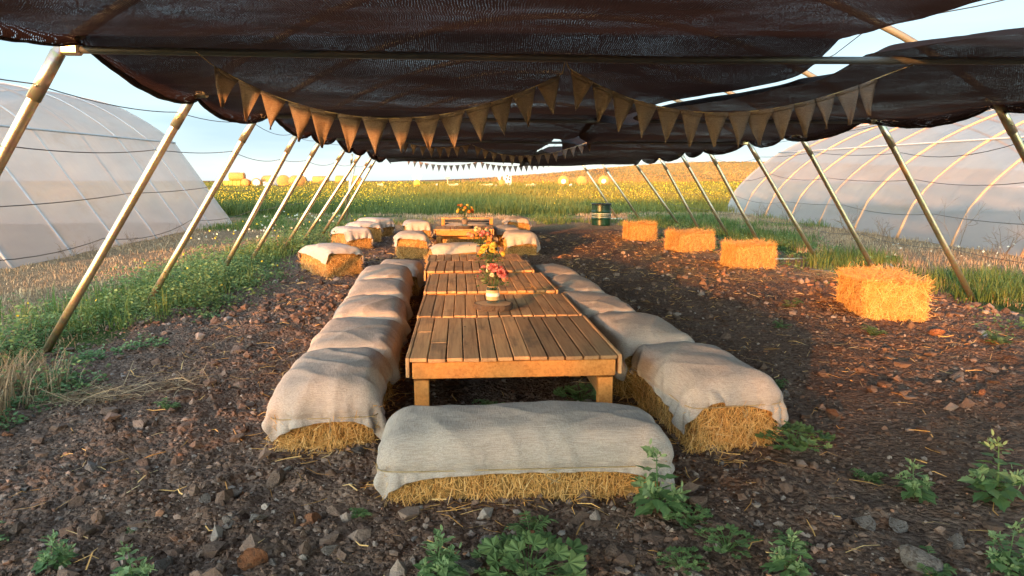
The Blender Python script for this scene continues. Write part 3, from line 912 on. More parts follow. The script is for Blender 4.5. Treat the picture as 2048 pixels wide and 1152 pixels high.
def cover_mesh(p, nx, ny, name='burlap_cover', wr=1.0, seed=[0], zt=None):
    seed[0] += 1; sd = seed[0]
    tx = np.gradient(p, axis=0); ty = np.gradient(p, axis=1); nr = unit(np.cross(tx, ty))
    x, y, z = p[..., 0], p[..., 1], p[..., 2]
    def ridge(u, v, s): return 1 - 2 * np.abs(vnoise(u, v, s) - .5)
    w = .5 * fbm(x * 2.2, y * 2.2, 3, sd)
    sidef = np.clip(1.15 - np.abs(nr[..., 2]), 0, 1)
    fold = ridge((x * 1.0 + y * 1.0) * 9 + 2 * w + sd, z * 1.5 + w, sd + 19) ** 3
    cre = ridge((x * .8 + y * 1.2) * 3.0 + 1.5 * w + sd, (x * 1.3 - y) * 1.2 + w, sd + 3) ** 5 + .7 * ridge((x * 1.1 - y) * 3.4 + 2 * w, (x + y) * 1.1 + sd, sd + 7) ** 6
    p = p + nr * ((.016 * fold * sidef + .015 * cre + .013 * fbm(x * 4 + sd, y * 4 + z * 3, 3, sd + 11)) * wr)[..., None] * np.where(nr[..., 2:3] > -.2, 1, .3)
    if zt is not None:                       # cloth gathered into pleats where the twine pulls it in
        hz = np.abs(nr[..., 2]) < .75
        s_ = np.where(np.abs(nr[..., 0]) > np.abs(nr[..., 1]), y, x)
        dz = p[..., 2] - zt
        pl = ridge(s_ * 13 + 1.2 * w + sd, dz * 2.5 + s_ * 0, sd + 31) ** 2 * vnoise(s_ * 4 + sd, s_ * 0, sd + 37)
        amp = .034 * pl * np.exp(-np.abs(dz) / .085) * (1 - np.exp(-(dz / .02) ** 2)) - .010 * np.exp(-(dz / .018) ** 2)
        hn = nr * [1, 1, 0]
        p = p + hn * (np.where(hz, amp, 0) * sstep(.75, .45, np.abs(nr[..., 2])))[..., None]
    o = make_obj(name, p.reshape(-1, 3), gridfaces(nx, ny), M['burlap'], smooth=True)
    md = o.modifiers.new('thick', 'SOLIDIFY'); md.thickness = .004; md.offset = 1
    ms = o.modifiers.new('smooth', 'SUBSURF'); ms.levels = 1; ms.render_levels = 1
    return o

def twine_loop(a, b, z, wob, seed, parent, knot_side=(0, -1)):
    acc = Acc(); t = np.linspace(0, 2 * math.pi, 90)
    e = 10
    x = np.sign(np.cos(t)) * np.abs(np.cos(t)) ** (2 / e) * (a + .023)
    y = np.sign(np.sin(t)) * np.abs(np.sin(t)) ** (2 / e) * (b + .023)
    P = np.stack([x, y, z + wob * fbm(t * 1.5, t * 0 + seed, 2, seed)], 1)
    tube(acc, P, .0028, 5, False)
    k = np.array([knot_side[0] * (a + .02) + .1 * abs(knot_side[1]), knot_side[1] * (b + .02) + .05 * abs(knot_side[0]), z])
    for s in (-1, 1):
        tt = np.linspace(0, 1, 8)
        tube(acc, k + np.stack([s * .03 * np.sin(tt * 4) + .02 * tt, np.full(8, -.012), -.07 * tt], 1), .0022, 5)
    return acc.build('twine', M['twine'], parent, True)

# prototypes: (bale mesh object, cover mesh object) pairs
GB = 'straw bales'
bale_front = straw_bale(.60, .235, .29, 9000, 11, zmax=.155)
cov_front = cover_mesh(*cloth_sim(.61, .245, .29, 1.37, .64, .0165, 5, zt=.17, off=(.0, -.03), hump=.055, cinch_sides=(1, 1, 0, 1)), zt=.17)
twine_loop(.61, .245, .175, .012, 1, cov_front, (0, -1))
bale_end = straw_bale(.47, .265, .325, 8000, 12, zmax=.2)
cov_end = cover_mesh(*cloth_sim(.48, .275, .325, 1.16, .80, .0185, 8, zt=.2, off=(.02, .0), hump=.07, turn=.05, cinch_sides=(1, 0, 0, 0)), zt=.2)
twine_loop(.48, .275, .20, .012, 2, cov_end, (1, 0))
bale_right = straw_bale(.47, .25, .37, 8000, 13, zmax=.26)
cov_right = cover_mesh(*cloth_sim(.48, .26, .37, 1.12, .84, .0185, 9, zt=.26, off=(.0, .02), hump=.06, turn=-.07, cinch_sides=(1, 0, 0, 1)), zt=.26)
twine_loop(.48, .26, .27, .012, 3, cov_right, (1, 0))
cov_row = cover_mesh(*cloth_sim(.50, .27, .385, 1.16, .82, .023, 21, zt=None, hump=.05, turn=.03, steps=120))
cov_row_b = cover_mesh(*cloth_sim(.50, .27, .385, 1.14, .84, .023, 22, zt=.2, hump=.07, turn=-.05, steps=120))
bale_row = straw_bale(.48, .255, .385, 4500, 14, zmax=.22)
cov_far = cover_mesh(*cloth_sim(.42, .27, .38, 1.0, .76, .023, 23, zt=None, hump=.05, turn=.06, steps=120, off=(.04, .03)))
cov_far_b = cover_mesh(*cloth_sim(.42, .27, .38, 1.0, .78, .023, 24, zt=None, hump=.06, turn=-.08, steps=120, off=(-.03, .02)))
bale_far = straw_bale(.41, .265, .38, 4500, 15, zmax=.27)
bale_bare = straw_bale(.40, .28, .37, 10000, 16, long_strands=1.1)
bale_bare_b = straw_bale(.52, .30, .40, 13000, 17, long_strands=1.15)
used = set()
def take(o):
    if o.name in used: return copy_tree(o)
    used.add(o.name); return o
def place(o, x, y, rz, label, cat, group, sc=(1, 1, 1), dz=0.0, name=None):
    c = take(o); c.location = (x, y, pz(y) - .012 + dz); c.rotation_euler = (0, 0, rz); c.scale = sc
    return tag(c, label, cat, group)
H90 = math.pi / 2
CB, CC = 'burlap covers tied over the bales', 'covered straw bales'
#        bale, cover, x, y, rotation, scale, label tail
sets = [
 (bale_front, cov_front, .225, 3.33, R(.6), (1.09, 1, 1), 'across the near head of the table'),
 (bale_end, cov_end, -.85, 4.22, -H90 + R(3), (1, 1, 1), 'at the near end of the left row'),
 (bale_row, cov_row, -.84, 4.98, H90 + R(2), (.92, 1, .98), 'second in the left row'),
 (bale_row, cov_row_b, -.88, 5.92, H90 + R(5), (.95, .98, 1), 'third in the left row'),
 (bale_row, cov_row, -.95, 6.92, -H90 + R(4), (1, .98, 1), 'fourth in the left row'),
 (bale_row, cov_row_b, -1.02, 7.95, -H90 + R(3), (1, .98, 1), 'last in the left row'),
 (bale_right, cov_right, 1.34, 4.10, -H90 + R(7), (1, 1, 1), 'at the near end of the right row'),
 (bale_row, cov_row_b, 1.17, 5.03, H90 + R(6), (.97, .98, 1.0), 'second in the right row'),
 (bale_row, cov_row, 1.03, 6.02, H90 + R(4), (1, .96, 1), 'third in the right row'),
 (bale_row, cov_row_b, .95, 7.05, -H90 + R(5), (1, .96, .98), 'fourth in the right row'),
 (bale_row, cov_row, .88, 8.05, -H90 + R(3), (.98, .92, .98), 'last in the right row'),
 (bale_row, cov_far, -.16, 10.95, R(3), (1.2, 1, 1), 'lying across behind the long table'),
 (bale_far, cov_far_b, -2.17, 10.75, R(-52), (1.1, 1.05, 1.0), 'standing apart at left, nearest of the scattered ones'),
 (bale_far, cov_far, -2.48, 14.35, R(-58), (.95, 1, 1), 'in the far left cluster, its nearest'),
 (bale_far, cov_far_b, -2.45, 15.75, R(-60), (.95, 1, 1), 'in the far left cluster, third in line'),
 (bale_far, cov_far, -2.4, 17.2, R(-45), (.95, 1, 1), 'in the far left cluster, the hindmost'),
 (bale_far, cov_far_b, -1.16, 12.95, R(-82), (1, 1, 1.02), 'left of the table, in front of the far table corner'),
 (bale_far, cov_far, -1.32, 16.3, R(-80), (1, 1, 1), 'left of the far table and its rail'),
 (bale_far, cov_far, .83, 13.15, R(-88), (1, 1, 1.02), 'catching orange sun right of the far table'),
 (bale_far, cov_far_b, 1.0, 17.2, R(-86), (1, 1, 1), 'farthest at right, behind the sunlit one'),
 (bale_row, cov_far_b, -.18, 15.15, R(2), (1.15, 1, 1), 'between the far table and the wooden rail'),
 (bale_row, cov_row, -.95, 8.98, H90 + R(2), (.8, .95, .9), 'low at the left edge of the long table'),
 (bale_row, cov_row_b, .62, 14.2, H90 + R(4), (.9, .9, 1), 'close along the right edge of the far table'),
]
for (b, c, x, y, rz, sc, tail) in sets:
    place(b, x, y, rz, 'straw bale under the cover ' + tail, 'straw bale', CC, sc)
    place(c, x, y, rz, 'burlap cover of the bale ' + tail, 'cover', CB, sc)
bare = [
 (bale_bare_b, 4.42, 7.45, R(76), (1, 1.05, 1.0), 'biggest bare straw bale, in front of the slanting leg at right'),
 (bale_bare, 4.36, 11.1, R(4), (.82, 1, 1.03), 'bare straw bale, second nearest along the right side'),
 (bale_bare, 4.15, 13.55, R(14), (.95, .95, 1.05), 'bare straw bale, third nearest along the right side'),
 (bale_bare, 3.72, 15.9, R(2), (.78, 1, 1.05), 'bare straw bale farthest along the right side, near the green barrel'),
]
for (b, x, y, rz, sc, lab) in bare:
    place(b, x, y, rz, lab, 'straw bale', 'bare straw bales', sc, dz=float(gz(x, y) - pz(y)) * .5)

# ================================================================== TABLES
TZ = .45
def pallet_table(x0, x1, y0, y1, z, rz, label, nb, seed, legs=True, side_boards=True, gap=.008):
    rs = RS(seed)
    w, L = x1 - x0, y1 - y0
    cx, cy = (x0 + x1) / 2, (y0 + y1) / 2
    root = empty('pallet_table', (cx, cy, pz(cy)), rz)
    tag(root, label, 'table', 'pallet tables pushed together')
    hx, hy = w / 2, L / 2
    a = Acc()
    ws = rs.uniform(.9, 1.1, nb); ws = ws / ws.sum() * w; x = -hx
    for k in range(nb):
        g_ = gap * rs.uniform(.4, 1.5); dy = rs.uniform(-.018, .006)
        cuts = [(-hy, hy)] if rs.rand() > .1 else (lambda s: [(-hy, s - .002), (s + .002, hy)])(rs.uniform(-.25, .25) * L)
        bend = rs.uniform(-.006, .006)
        for (ya, yb) in cuts:
            yl_ = yb - ya
            def wp(V, bend=bend):
                V = V.copy(); V[:, 0] += bend * (1 - (V[:, 1] / hy) ** 2); return V
            n_sub = 6
            for j in range(1):
                box(a, (x + ws[k] / 2, (ya + yb) / 2 + dy, z - .011 + rs.uniform(-.0015, .002)), (ws[k] - g_, yl_, .022), .003,
                    rotz(rs.uniform(-.004, .004)) @ roty(rs.uniform(-.002, .002)), rnd=rs.rand())
        x += ws[k]
    a.build('tabletop', M['plank_wood'], root)
    a = Acc()
    box(a, (0, -hy + .022, z - .023 - .05), (w - .03, .04, .096), .004, rnd=.9)
    a.build('front_apron', M['beam_wood'], root)
    a = Acc(); box(a, (0, hy - .022, z - .023 - .05), (w - .03, .04, .096), .004, rnd=.75); a.build('back_apron', M['beam_wood'], root)
    if side_boards:
        for s in (-1, 1):
            a = Acc(); box(a, (s * (hx + .012), 0, z - .055), (.02, L - .01, .115), .003, rnd=rs.uniform(.3, .6)); a.build('side_board', M['plank_wood'], root)
    if legs:
        for sx in (-1, 1):
            for sy in (-1, 1):
                a = Acc()
                box(a, (sx * (hx - .065), sy * (hy - .062), (z - .122 - .03) / 2 - .015), (.085, .07, z - .122 + .03), .004, rnd=rs.uniform(.6, 1))
                a.build('leg', M['beam_wood'], root)
        a = Acc(); box(a, (0, -hy + .42, z - .17), (w - .24, .035, .085), .004, rnd=.7); a.build('cross_beam', M['beam_wood'], root)
        for sx in (-1, 1):
            a = Acc(); box(a, (sx * (hx - .05), 0, z - .27), (.03, L - .2, .085), .003, rnd=.45); a.build('stretcher', M['plank_wood'], root)
    return root
pallet_table(-.39, .81, 3.95, 5.17, TZ, R(1.2), 'weathered brown plank table with orange front beam, nearest the camera', 12, 1)
pallet_table(-.42, .765, 5.19, 6.19, TZ - .006, R(1.0), 'brown plank table second from the camera, bearing the wood slice', 14, 2)
pallet_table(-.45, .70, 6.22, 7.46, TZ + .004, R(1.5), 'plank table third from the camera, straw wisps on its right side', 13, 3)
pallet_table(-.53, .60, 7.50, 8.46, TZ + .012, R(1.0), 'plank table fourth from the camera with uneven edge boards', 12, 4, gap=.012)
pallet_table(-.57, .54, 8.48, 9.26, TZ + .0, R(1.2), 'plank table at the far end of the long row', 12, 5)
pallet_table(-.75, .32, 13.2, 14.35, TZ, R(1.0), 'separate orange plank table standing far back beyond the covered bale', 12, 6)
# rail bench behind the far table
rb = empty('rail_frame', (-.17, 15.75, pz(15.75)))
tag(rb, 'low orange wooden frame with a top board and dark pipes behind the far table', 'rail frame')
a = Acc(); box(a, (0, 0, .50), (1.14, .10, .035), .004, rnd=.5); a.build('top_board', M['plank_wood'], rb)
for s in (-1, 1):
    a = Acc(); box(a, (s * .53, 0, .235), (.075, .075, .49), .004, rnd=.9); a.build('post', M['beam_wood'], rb)
for z in (.44, .38):
    a = Acc(); tube(a, [(-.49, -.01, z), (.49, .0, z - .01)], .017, 8); a.build('pipe', M['dark_iron'], rb, True)

# ================================================================== BUNTINGS
def bunting(pts, nflag, fw, fh, label, skip=.012, seed=1, tails=None):
    """pts: three points (start, low, end) of a sagging string"""
    rs = RS(seed)
    A, Bm, C = [np.array(p, float) for p in pts]
    t = np.linspace(0, 1, 60)
    def curve(t):
        t = np.asarray(t)[:, None]
        l0 = (t - .5) * (t - 1) / .5; l1 = t * (t - 1) / -.25; l2 = t * (t - .5) / .5
        return A * l0 + Bm * l1 + C * l2
    root = empty('bunting', tuple(A))
    tag(root, label, 'bunting', 'burlap flag buntings')
    P = curve(t)
    if tails is not None:
        P = np.concatenate([np.array(tails[0]).reshape(-1, 3), P, np.array(tails[1]).reshape(-1, 3)])
    a = Acc(); tube(a, P - A, .003, 5); a.build('string', M['twine'], root, True)
    L = np.concatenate([[0], np.cumsum(np.linalg.norm(np.diff(curve(t), axis=0), axis=1))])
    pos = (np.arange(nflag) + .5) / nflag
    for k in range(nflag):
        s = (skip + (1 - 2 * skip) * pos[k]) * L[-1] + rs.uniform(-.008, .008)
        tc_ = np.interp(s, L, t); c = curve([tc_])[0]
        d = unit(curve([min(tc_ + .01, 1)])[0] - curve([max(tc_ - .01, 0)])[0])
        dn = unit(np.array([0, 0, -1.0]) * .65 + np.cross(d, [0, 1, 0]) * .35 * (1 if np.cross(d, [0, 1, 0])[2] < 0 else -1))
        nrm = unit(np.cross(d, dn)); yaw = rs.uniform(-.38, .38); tw = rs.uniform(-.04, .04)
        w = fw * rs.uniform(.94, 1.05); h_ = fh * rs.uniform(.95, 1.05)
        n_ = 7; V = []
        for i in range(n_):
            f = i / (n_ - 1); half = w / 2 * (1 - f) + .001
            for j in range(5):
                u = (j / 4 * 2 - 1)
                V.append(c + d * (half * u) + dn * (f * h_ + .004) + nrm * (tw * math.sin(f * 3) * h_ * 3 + yaw * half * u + .018 * math.sin(2.5 * u + k * 1.7) * f * (fw / .13)))
        a = Acc(); a.add(np.array(V) - A, gridfaces(n_, 5), None, rs.rand())
        # folded hem over the string
        hv = []
        for sg in (-1, 1):
            hv += [c + d * (w / 2 * .98 * q) + dn * z_ + nrm * (sg * .0045 + yaw * w / 2 * q) for q in (-1, 1) for z_ in (-.004, .02)]
        a.add(np.array(hv) - A, [[0, 1, 3, 2], [4, 6, 7, 5], [0, 2, 6, 4]], None, rs.rand())
        f_ = a.build('flag', M['burlap_flag'], root, True)
        md = f_.modifiers.new('thick', 'SOLIDIFY'); md.thickness = .0016
    return root
yb = 4.12
bunting([(-1.44, yb, 2.135), (-.50, yb - .03, 1.845), (.50, yb, 2.10)], 14, .138, .19, 'burlap bunting sagging from the nearest cross bar, left of the knot', seed=1,
        tails=([(-1.52, yb, 2.2)], [(.515, yb, 2.18)]))
bunting([(.535, yb, 2.13), (1.36, yb - .03, 1.885), (2.36, yb, 2.10)], 14, .138, .19, 'burlap bunting sagging from the nearest cross bar, right of the knot', seed=2,
        tails=([(.515, yb, 2.18)], [(2.55, yb, 2.17)]))
bunting([(-1.02, 10.1, 2.05), (-.55, 10.1, 1.96), (-.05, 10.1, 2.0)], 8, .092, .135, 'small bunting halfway along under the net, its short left stretch', seed=3)
bunting([(-.03, 10.1, 2.0), (.75, 10.1, 1.85), (1.69, 10.1, 2.08)], 14, .092, .135, 'small bunting halfway along under the net, its long right stretch', seed=4)
bunting([(-1.9, 20.0, 2.14), (-.9, 20.0, 1.93), (.12, 20.0, 2.03)], 12, .12, .165, 'grey looking bunting against the sky beyond the net end, left half', seed=5)
bunting([(.12, 20.0, 2.03), (1.1, 20.0, 1.91), (2.15, 20.0, 2.08)], 13, .12, .165, 'grey looking bunting against the sky beyond the net end, right half', seed=6)

# ================================================================== WOOD SLICES, JARS, BOUQUETS
def wood_slice(x, y, z, r, label, seed, h=.045):
    rs = RS(seed); n = 60; t = np.arange(n) * 2 * math.pi / n
    rr = r * (1 + .06 * np.sin(2 * t + seed) + .035 * np.sin(5 * t) + .012 * rs.normal(size=n))
    root = empty('wood_slice', (x, y, z)); tag(root, label, 'wood slice', 'wood slices under the jars')
    a = Acc(); ring = lambda k, z_: np.stack([rr * k * np.cos(t), rr * k * np.sin(t), np.full(n, z_)], 1)
    m = 5; V = np.concatenate([ring(1.0, 0), ring(1.02, h * .35), ring(1.015, h * .7), ring(1.0, h), ring(.955, h + .001)])
    V[:, :2] *= 1 + .012 * rs.normal(size=(len(V), 1))
    i, j = np.meshgrid(np.arange(m - 1), np.arange(n), indexing='ij')
    a.add(V, np.stack([i * n + j, i * n + (j + 1) % n, (i + 1) * n + (j + 1) % n, (i + 1) * n + j], -1).reshape(-1, 4))
    a.build('bark', M['bark'], root)
    a = Acc(); V = np.concatenate([ring(.957, h - .0005), ring(.5, h + .001), [[0, 0, h + .001]]])
    a.add(V, [[k, (k + 1) % n, n + (k + 1) % n, n + k] for k in range(n)], [[n + k, n + (k + 1) % n, 2 * n] for k in range(n)])
    a.build('cut_face', M['cut_wood'], root)
def jar(x, y, z, r, h, label, lace=True):
    root = empty('jar', (x, y, z)); tag(root, label, 'jar', 'jars holding flowers')
    a = Acc()
    lathe(a, [(.0, .002), (r * .85, .001), (r * .97, .008), (r, .02), (r, h * .78), (r * .9, h * .85), (r * .78, h * .89), (r * .8, h), (r * .76, h), (r * .73, h * .89), (r * .95, h * .77), (r * .95, .02), (r * .8, .008), (0, .008)])
    a.build('glass', M['jar_glass'], root, True)
    a = Acc(); lathe(a, [(r * 1.012, h * .18), (r * 1.035, h * .20), (r * 1.035, h * .70), (r * 1.012, h * .72)]); a.build('burlap_wrap', M['burlap_flag'] if not lace else M['twine'], root, True)
    if lace:
        a = Acc(); lathe(a, [(r * 1.04, h * .38), (r * 1.06, h * .40), (r * 1.06, h * .54), (r * 1.04, h * .56)]); a.build('lace_band', M['lace'], root, True)
    a = Acc(); t = np.linspace(0, 2 * math.pi, 30); tube(a, np.stack([r * .82 * np.cos(t), r * .82 * np.sin(t), np.full(30, h * .9)], 1), .003, 5, False)
    tube(a, [(r * .8, -r * .3, h * .9), (r * 1.08, -r * .4, h * .75), (r * 1.02, -r * .42, h * .55)], .0025, 5)
    a.build('twine', M['twine'], root, True)

def petal_head(layers, seed, cup=.5):
    """layered flower head template radius 1, facing +z"""
    rs = RS(seed); a = Acc()
    T = np.array([[-.0, 0, 0], [.16, .45, .03], [.1, .9, .02], [-.1, .9, .02], [-.16, .45, .03]])
    for l in range(layers):
        f = l / max(1, layers - 1); npet = int(9 - 3 * f) + 4; el = f * cup * math.pi * .92
        for k in range(npet):
            az = 2 * math.pi * (k + .5 * (l % 2)) / npet + rs.uniform(-.1, .1); L = (1 - .45 * f) * rs.uniform(.88, 1.08)
            v = T * [1.5 * L, L, 1]
            v[:, 2] += .22 * (v[:, 1] / L) ** 2 * (.5 + f)
            v = v @ rotx(el).T @ rotz(az).T
            v[:, 2] += .06 * f
            a.add(v, [[0, 1, 2, 3]], [[0, 3, 4]], rs.rand())
    return a
def ball_head(seed):
    rs = RS(seed); a = Acc()
    T = np.array([[-.28, -.2, 0], [.28, -.2, 0], [.38, .25, .06], [0, .42, .02], [-.38, .25, .06]])
    for k in range(34):
        z = rs.uniform(-.25, 1); az = k * 2.4; rxy = math.sqrt(1 - min(z * z, .99))
        n_ = np.array([rxy * math.cos(az), rxy * math.sin(az), z]); u = unit(np.array([-n_[0] * n_[2], -n_[1] * n_[2], 1 - n_[2] ** 2]) + 1e-4); w = np.cross(u, n_)
        v = n_ * .75 + T[:, :1] * w + T[:, 1:2] * u + (T[:, 2:3] + .05 * rs.rand()) * n_
        a.add(v, [[0, 1, 2, 4]], [[2, 3, 4]], rs.rand())
    return a
LEAF_T = np.array([[0, 0, 0], [.20, .35, .05], [.17, .7, .03], [0, 1, -.06], [-.17, .7, .03], [-.20, .35, .05], [0, .35, -.01], [0, .7, -.03]])
LEAF_F = [[0, 1, 6, 5], [1, 2, 7, 6], [6, 7, 4, 5], [7, 2, 3, 4]]
def bouquet(x, y, z, rad, palette, label, seed, heads=14, spray=22, tall=0.0):
    rs = RS(seed); rad *= 1.22; root = empty('bouquet', (x, y, z)); tag(root, label, 'bouquet', 'flower bouquets in jars')
    st = Acc(); lf = Acc()
    hd = []
    for k in range(heads):
        el = rs.uniform(.25, 1.45); az = k * 2.4 + rs.uniform(-.3, .3)
        d = np.array([math.cos(az) * math.cos(el), math.sin(az) * math.cos(el), math.sin(el)])
        p = d * rad * rs.uniform(.8, 1.05) * [1, 1, .95 + tall * (rs.rand() > .6)] + [0, 0, rad * .25]
        hd.append((p, unit(d + [0, -.35, .1])))
        tube(st, [(0, 0, -.09), tuple(p * .5 + [0, 0, -.01]), tuple(p)], .0022, 4)
    for i, (p, d) in enumerate(hd):
        kind = palette[i % len(palette)]
        hsz = {'chrys': .042, 'rose': .034, 'small': .021}[kind[0]] * rs.uniform(.85, 1.15)
        tpl = petal_head(5, seed * 31 + i, .5) if kind[0] == 'chrys' else (ball_head(seed * 37 + i) if kind[0] == 'rose' else petal_head(3, seed * 41 + i, .35))
        V = np.concatenate(tpl.v)
        zx = unit(np.cross([0.1, .2, 1], d)); yx = np.cross(d, zx)
        a = Acc(); W = V * hsz
        W = W[:, :1] * zx + W[:, 1:2] * yx + W[:, 2:3] * d + p
        a.add(W, np.concatenate(tpl.q), np.concatenate(tpl.t), np.concatenate(tpl.r))
        a.build('flower', M[kind[1]], root)
    n = spray * 5
    az = rs.uniform(0, 2 * math.pi, n); el = rs.uniform(-.35, 1.3, n)
    D = np.stack([np.cos(az) * np.cos(el), np.sin(az) * np.cos(el), np.sin(el)], 1)
    P = D * (rad * rs.uniform(.35, 1.0, n))[:, None] + [0, 0, rad * .22]
    stamp(lf, LEAF_T, LEAF_F, P, D + rs.normal(size=(n, 3)) * .5, rs.normal(size=(n, 3)) + [0, 0, 1], rs.uniform(.02, .045, n), rs.rand(n))
    lf.build('foliage', M['bouquet_leaf'], root)
    st.build('stems', M['bouquet_leaf'], root)
tz = lambda y, dz=0: pz(y) + TZ + dz
y_ = 5.47
wood_slice(.14, y_, tz(y_, -.004), .145, 'bark edged wood slice on the second table under the nearest jar', 3)
jar(.135, y_, tz(y_, .043), .05, .145, 'glass jar with burlap and lace on the wood slice nearest the camera')
bouquet(.135, y_, tz(y_, .185), .105, [('chrys', 'petal_pink'), ('rose', 'petal_pink'), ('small', 'petal_cream'), ('rose', 'petal_peach'), ('small', 'petal_pink')],
        'pink and cream bouquet with a big pink bloom, in the nearest jar', 5, 16, 34)
y_ = 7.0
wood_slice(.14, y_, tz(y_, .004), .12, 'wood slice on the third table mostly hidden by flowers in front', 4)
jar(.15, y_, tz(y_, .05), .045, .12, 'jar with a pale band, second from the camera, half hidden by pink flowers', True)
bouquet(.15, y_, tz(y_, .165), .115, [('rose', 'petal_yellow'), ('rose', 'petal_orange'), ('chrys', 'petal_yellow'), ('rose', 'petal_peach'), ('small', 'petal_yellow')],
        'yellow and orange bouquet in the second jar on the table', 6, 17, 34, .35)
y_ = 8.7
wood_slice(.07, y_, tz(y_, .0), .12, 'wood slice near the end of the long table under the peach flowers', 5)
jar(.065, y_, tz(y_, .045), .05, .15, 'jar wrapped in plain burlap at the far end of the long table', False)
bouquet(.065, y_, tz(y_, .19), .125, [('rose', 'petal_peach'), ('rose', 'petal_cream'), ('rose', 'petal_pink'), ('small', 'petal_peach')],
        'round peach and cream rose bouquet at the far end of the long table', 7, 20, 30)
y_ = 13.5
wood_slice(-.19, y_, tz(y_, .0), .15, 'wood slice on the separate far table', 6, .05)
jar(-.19, y_, tz(y_, .05), .055, .17, 'burlap wrapped jar on the separate far table', False)
bouquet(-.19, y_, tz(y_, .22), .15, [('rose', 'petal_yellow'), ('chrys', 'petal_orange'), ('rose', 'petal_orange'), ('small', 'petal_yellow')],
        'orange and yellow bouquet on the separate far table', 8, 16, 30, .3)

# ================================================================== BARREL, PIPES, STRAW ON THE TABLE
bx, by = 3.62, 20.3
br_ = empty('barrel', (bx, by, gz(bx, by))); tag(br_, 'green metal barrel standing in the weeds at the far right end', 'barrel')
a = Acc(); pr = [(0, .0), (.27, .0)]
for z in np.linspace(.02, .58, 40):
    pr.append((.27 + .012 * max(math.exp(-((z - .2) / .015) ** 2), math.exp(-((z - .4) / .015) ** 2)), z))
pr += [(.27, .60)]; lathe(a, pr, n=32); a.build('body', M['barrel_green'], br_, True)
a = Acc(); lathe(a, [(.27, .58), (.285, .58), (.288, .61), (.28, .625), (.265, .62), (.262, .56), (0, .54)], n=32); a.build('rim', M['barrel_rim'], br_, True)
for z in (.24, .30, .34):
    a = Acc(); lathe(a, [(.2705, z), (.2735, z + .003), (.2735, z + .012), (.2705, z + .015)], n=32); a.build('stripe', M['barrel_band'], br_, True)
for (p, q, r, lab) in (((4.95, 10.2), (5.75, 8.9), .022, 'grey pipe lying on the ground behind the biggest bare bale'),
                       ((4.6, 11.6), (5.45, 11.5), .016, 'thin pipe lying in the weeds right of the second bare bale'),
                       ((5.9, 9.6), (6.3, 10.4), .015, 'short thin pipe lying in the grass right of the biggest bare bale'),
                       ((3.95, 22.6), (4.6, 22.1), .03, 'short grey pipe on the ground right of the barrel')):
    a = Acc(); P = np.array([[p[0], p[1], gz(*p) + .05], [q[0], q[1], gz(*q) + .06]]); tube(a, np.linspace(P[0], P[1], 5) - P[0], r, 8)
    tag(a.build('fallen_pipe', M['galvanised_steel'], None, True, tuple(P[0])), lab, 'pipe')
def strand_heap(name, x, y, z, rx, ry, n, L, hgt, seed, mat='straw', w=(.0025, .005)):
    rs = RS(seed); a = Acc()
    P = np.stack([rs.normal(0, rx, n), rs.normal(0, ry, n), rs.rand(n) * hgt], 1)
    az = rs.uniform(0, 2 * math.pi, n); D = np.stack([np.cos(az), np.sin(az), rs.uniform(-.25, .35, n)], 1)
    l = rs.uniform(.4, 1, n) * L; Q = P + D * l[:, None]; Q[:, 2] = np.clip(Q[:, 2], 0.003, None)
    Mi = (P + Q) / 2 + rs.normal(0, .06, (n, 3)) * l[:, None]; Mi[:, 2] = np.abs(Mi[:, 2]) + .002
    ribbons(a, P, Mi, Q, rs.uniform(*w, n), np.tile([0, 0, 1.0], (n, 1)) + rs.normal(size=(n, 3)) * .4, rs.rand(n))
    return a.build(name, M[mat], None, False, (x, y, z))
tag(strand_heap('straw_wisp', .56, 6.32, tz(6.32, .012), .11, .02, 38, .12, .01, 3), 'thin wisp of loose straw lying on the third table, right side', 'straw wisp')
tag(strand_heap('dry_weed_heap', 4.85, 9.55, gz(4.85, 9.55), .12, .12, 300, .30, .13, 4, 'dry_grass'), 'small heap of dry brown stalks between the bare bales at right', 'dry stalks')
tag(strand_heap('dry_weed_heap', -2.55, 4.72, gz(-2.55, 4.72), .13, .10, 260, .32, .06, 5, 'dry_grass'), 'flattened heap of dry stalks at the left edge of the dark soil', 'dry stalks')
tag(strand_heap('dry_weed_heap', -2.15, 4.95, gz(-2.15, 4.95), .10, .08, 140, .24, .05, 6, 'dry_grass'), 'smaller tangle of dry stalks just behind the flattened heap at left', 'dry stalks')

# ================================================================== STONES
import bmesh
def stone_mesh(seed, mat, flat):
    bm = bmesh.new(); bmesh.ops.create_icosphere(bm, subdivisions=3, radius=1.0)
    V = np.array([v.co[:] for v in bm.verts]); F = np.array([[v.index for v in f.verts] for f in bm.faces]); bm.free()
    rs = RS(seed)
    for _ in range(9):
        n_ = unit(rs.normal(size=3)); d = rs.uniform(.28, .66); s = V @ n_
        V = V - np.maximum(s - d, 0)[:, None] * n_ * .92
    V = V * [rs.uniform(.9, 1.25), rs.uniform(.65, .95), flat]
    nn = fbm(V[:, 0] * 2.3 + seed, V[:, 1] * 2.3 + V[:, 2] * 1.7, 4, seed)
    V = V * (1 + .12 * nn[:, None])
    me = make_obj('stone', V, F, M[mat], None, False)
    return me
protos = []
for i in range(5): protos.append(('grey', stone_mesh(100 + i, 'stone_grey', .5 + .06 * (i % 3))))
for i in range(6): protos.append(('brown', stone_mesh(120 + i, 'stone_brown', .5 + .08 * (i % 3))))
for i in range(3): protos.append(('rust coloured', stone_mesh(140 + i, 'stone_rust', .55)))
rs = RS(77)
FOOT = [(x, y, .62 if abs(math.sin(rz)) < .5 else .30, .30 if abs(math.sin(rz)) < .5 else .55) for (b, c, x, y, rz, sc, t_) in sets] + [(x, y, .5, .5) for (b, x, y, rz, sc, l) in bare]
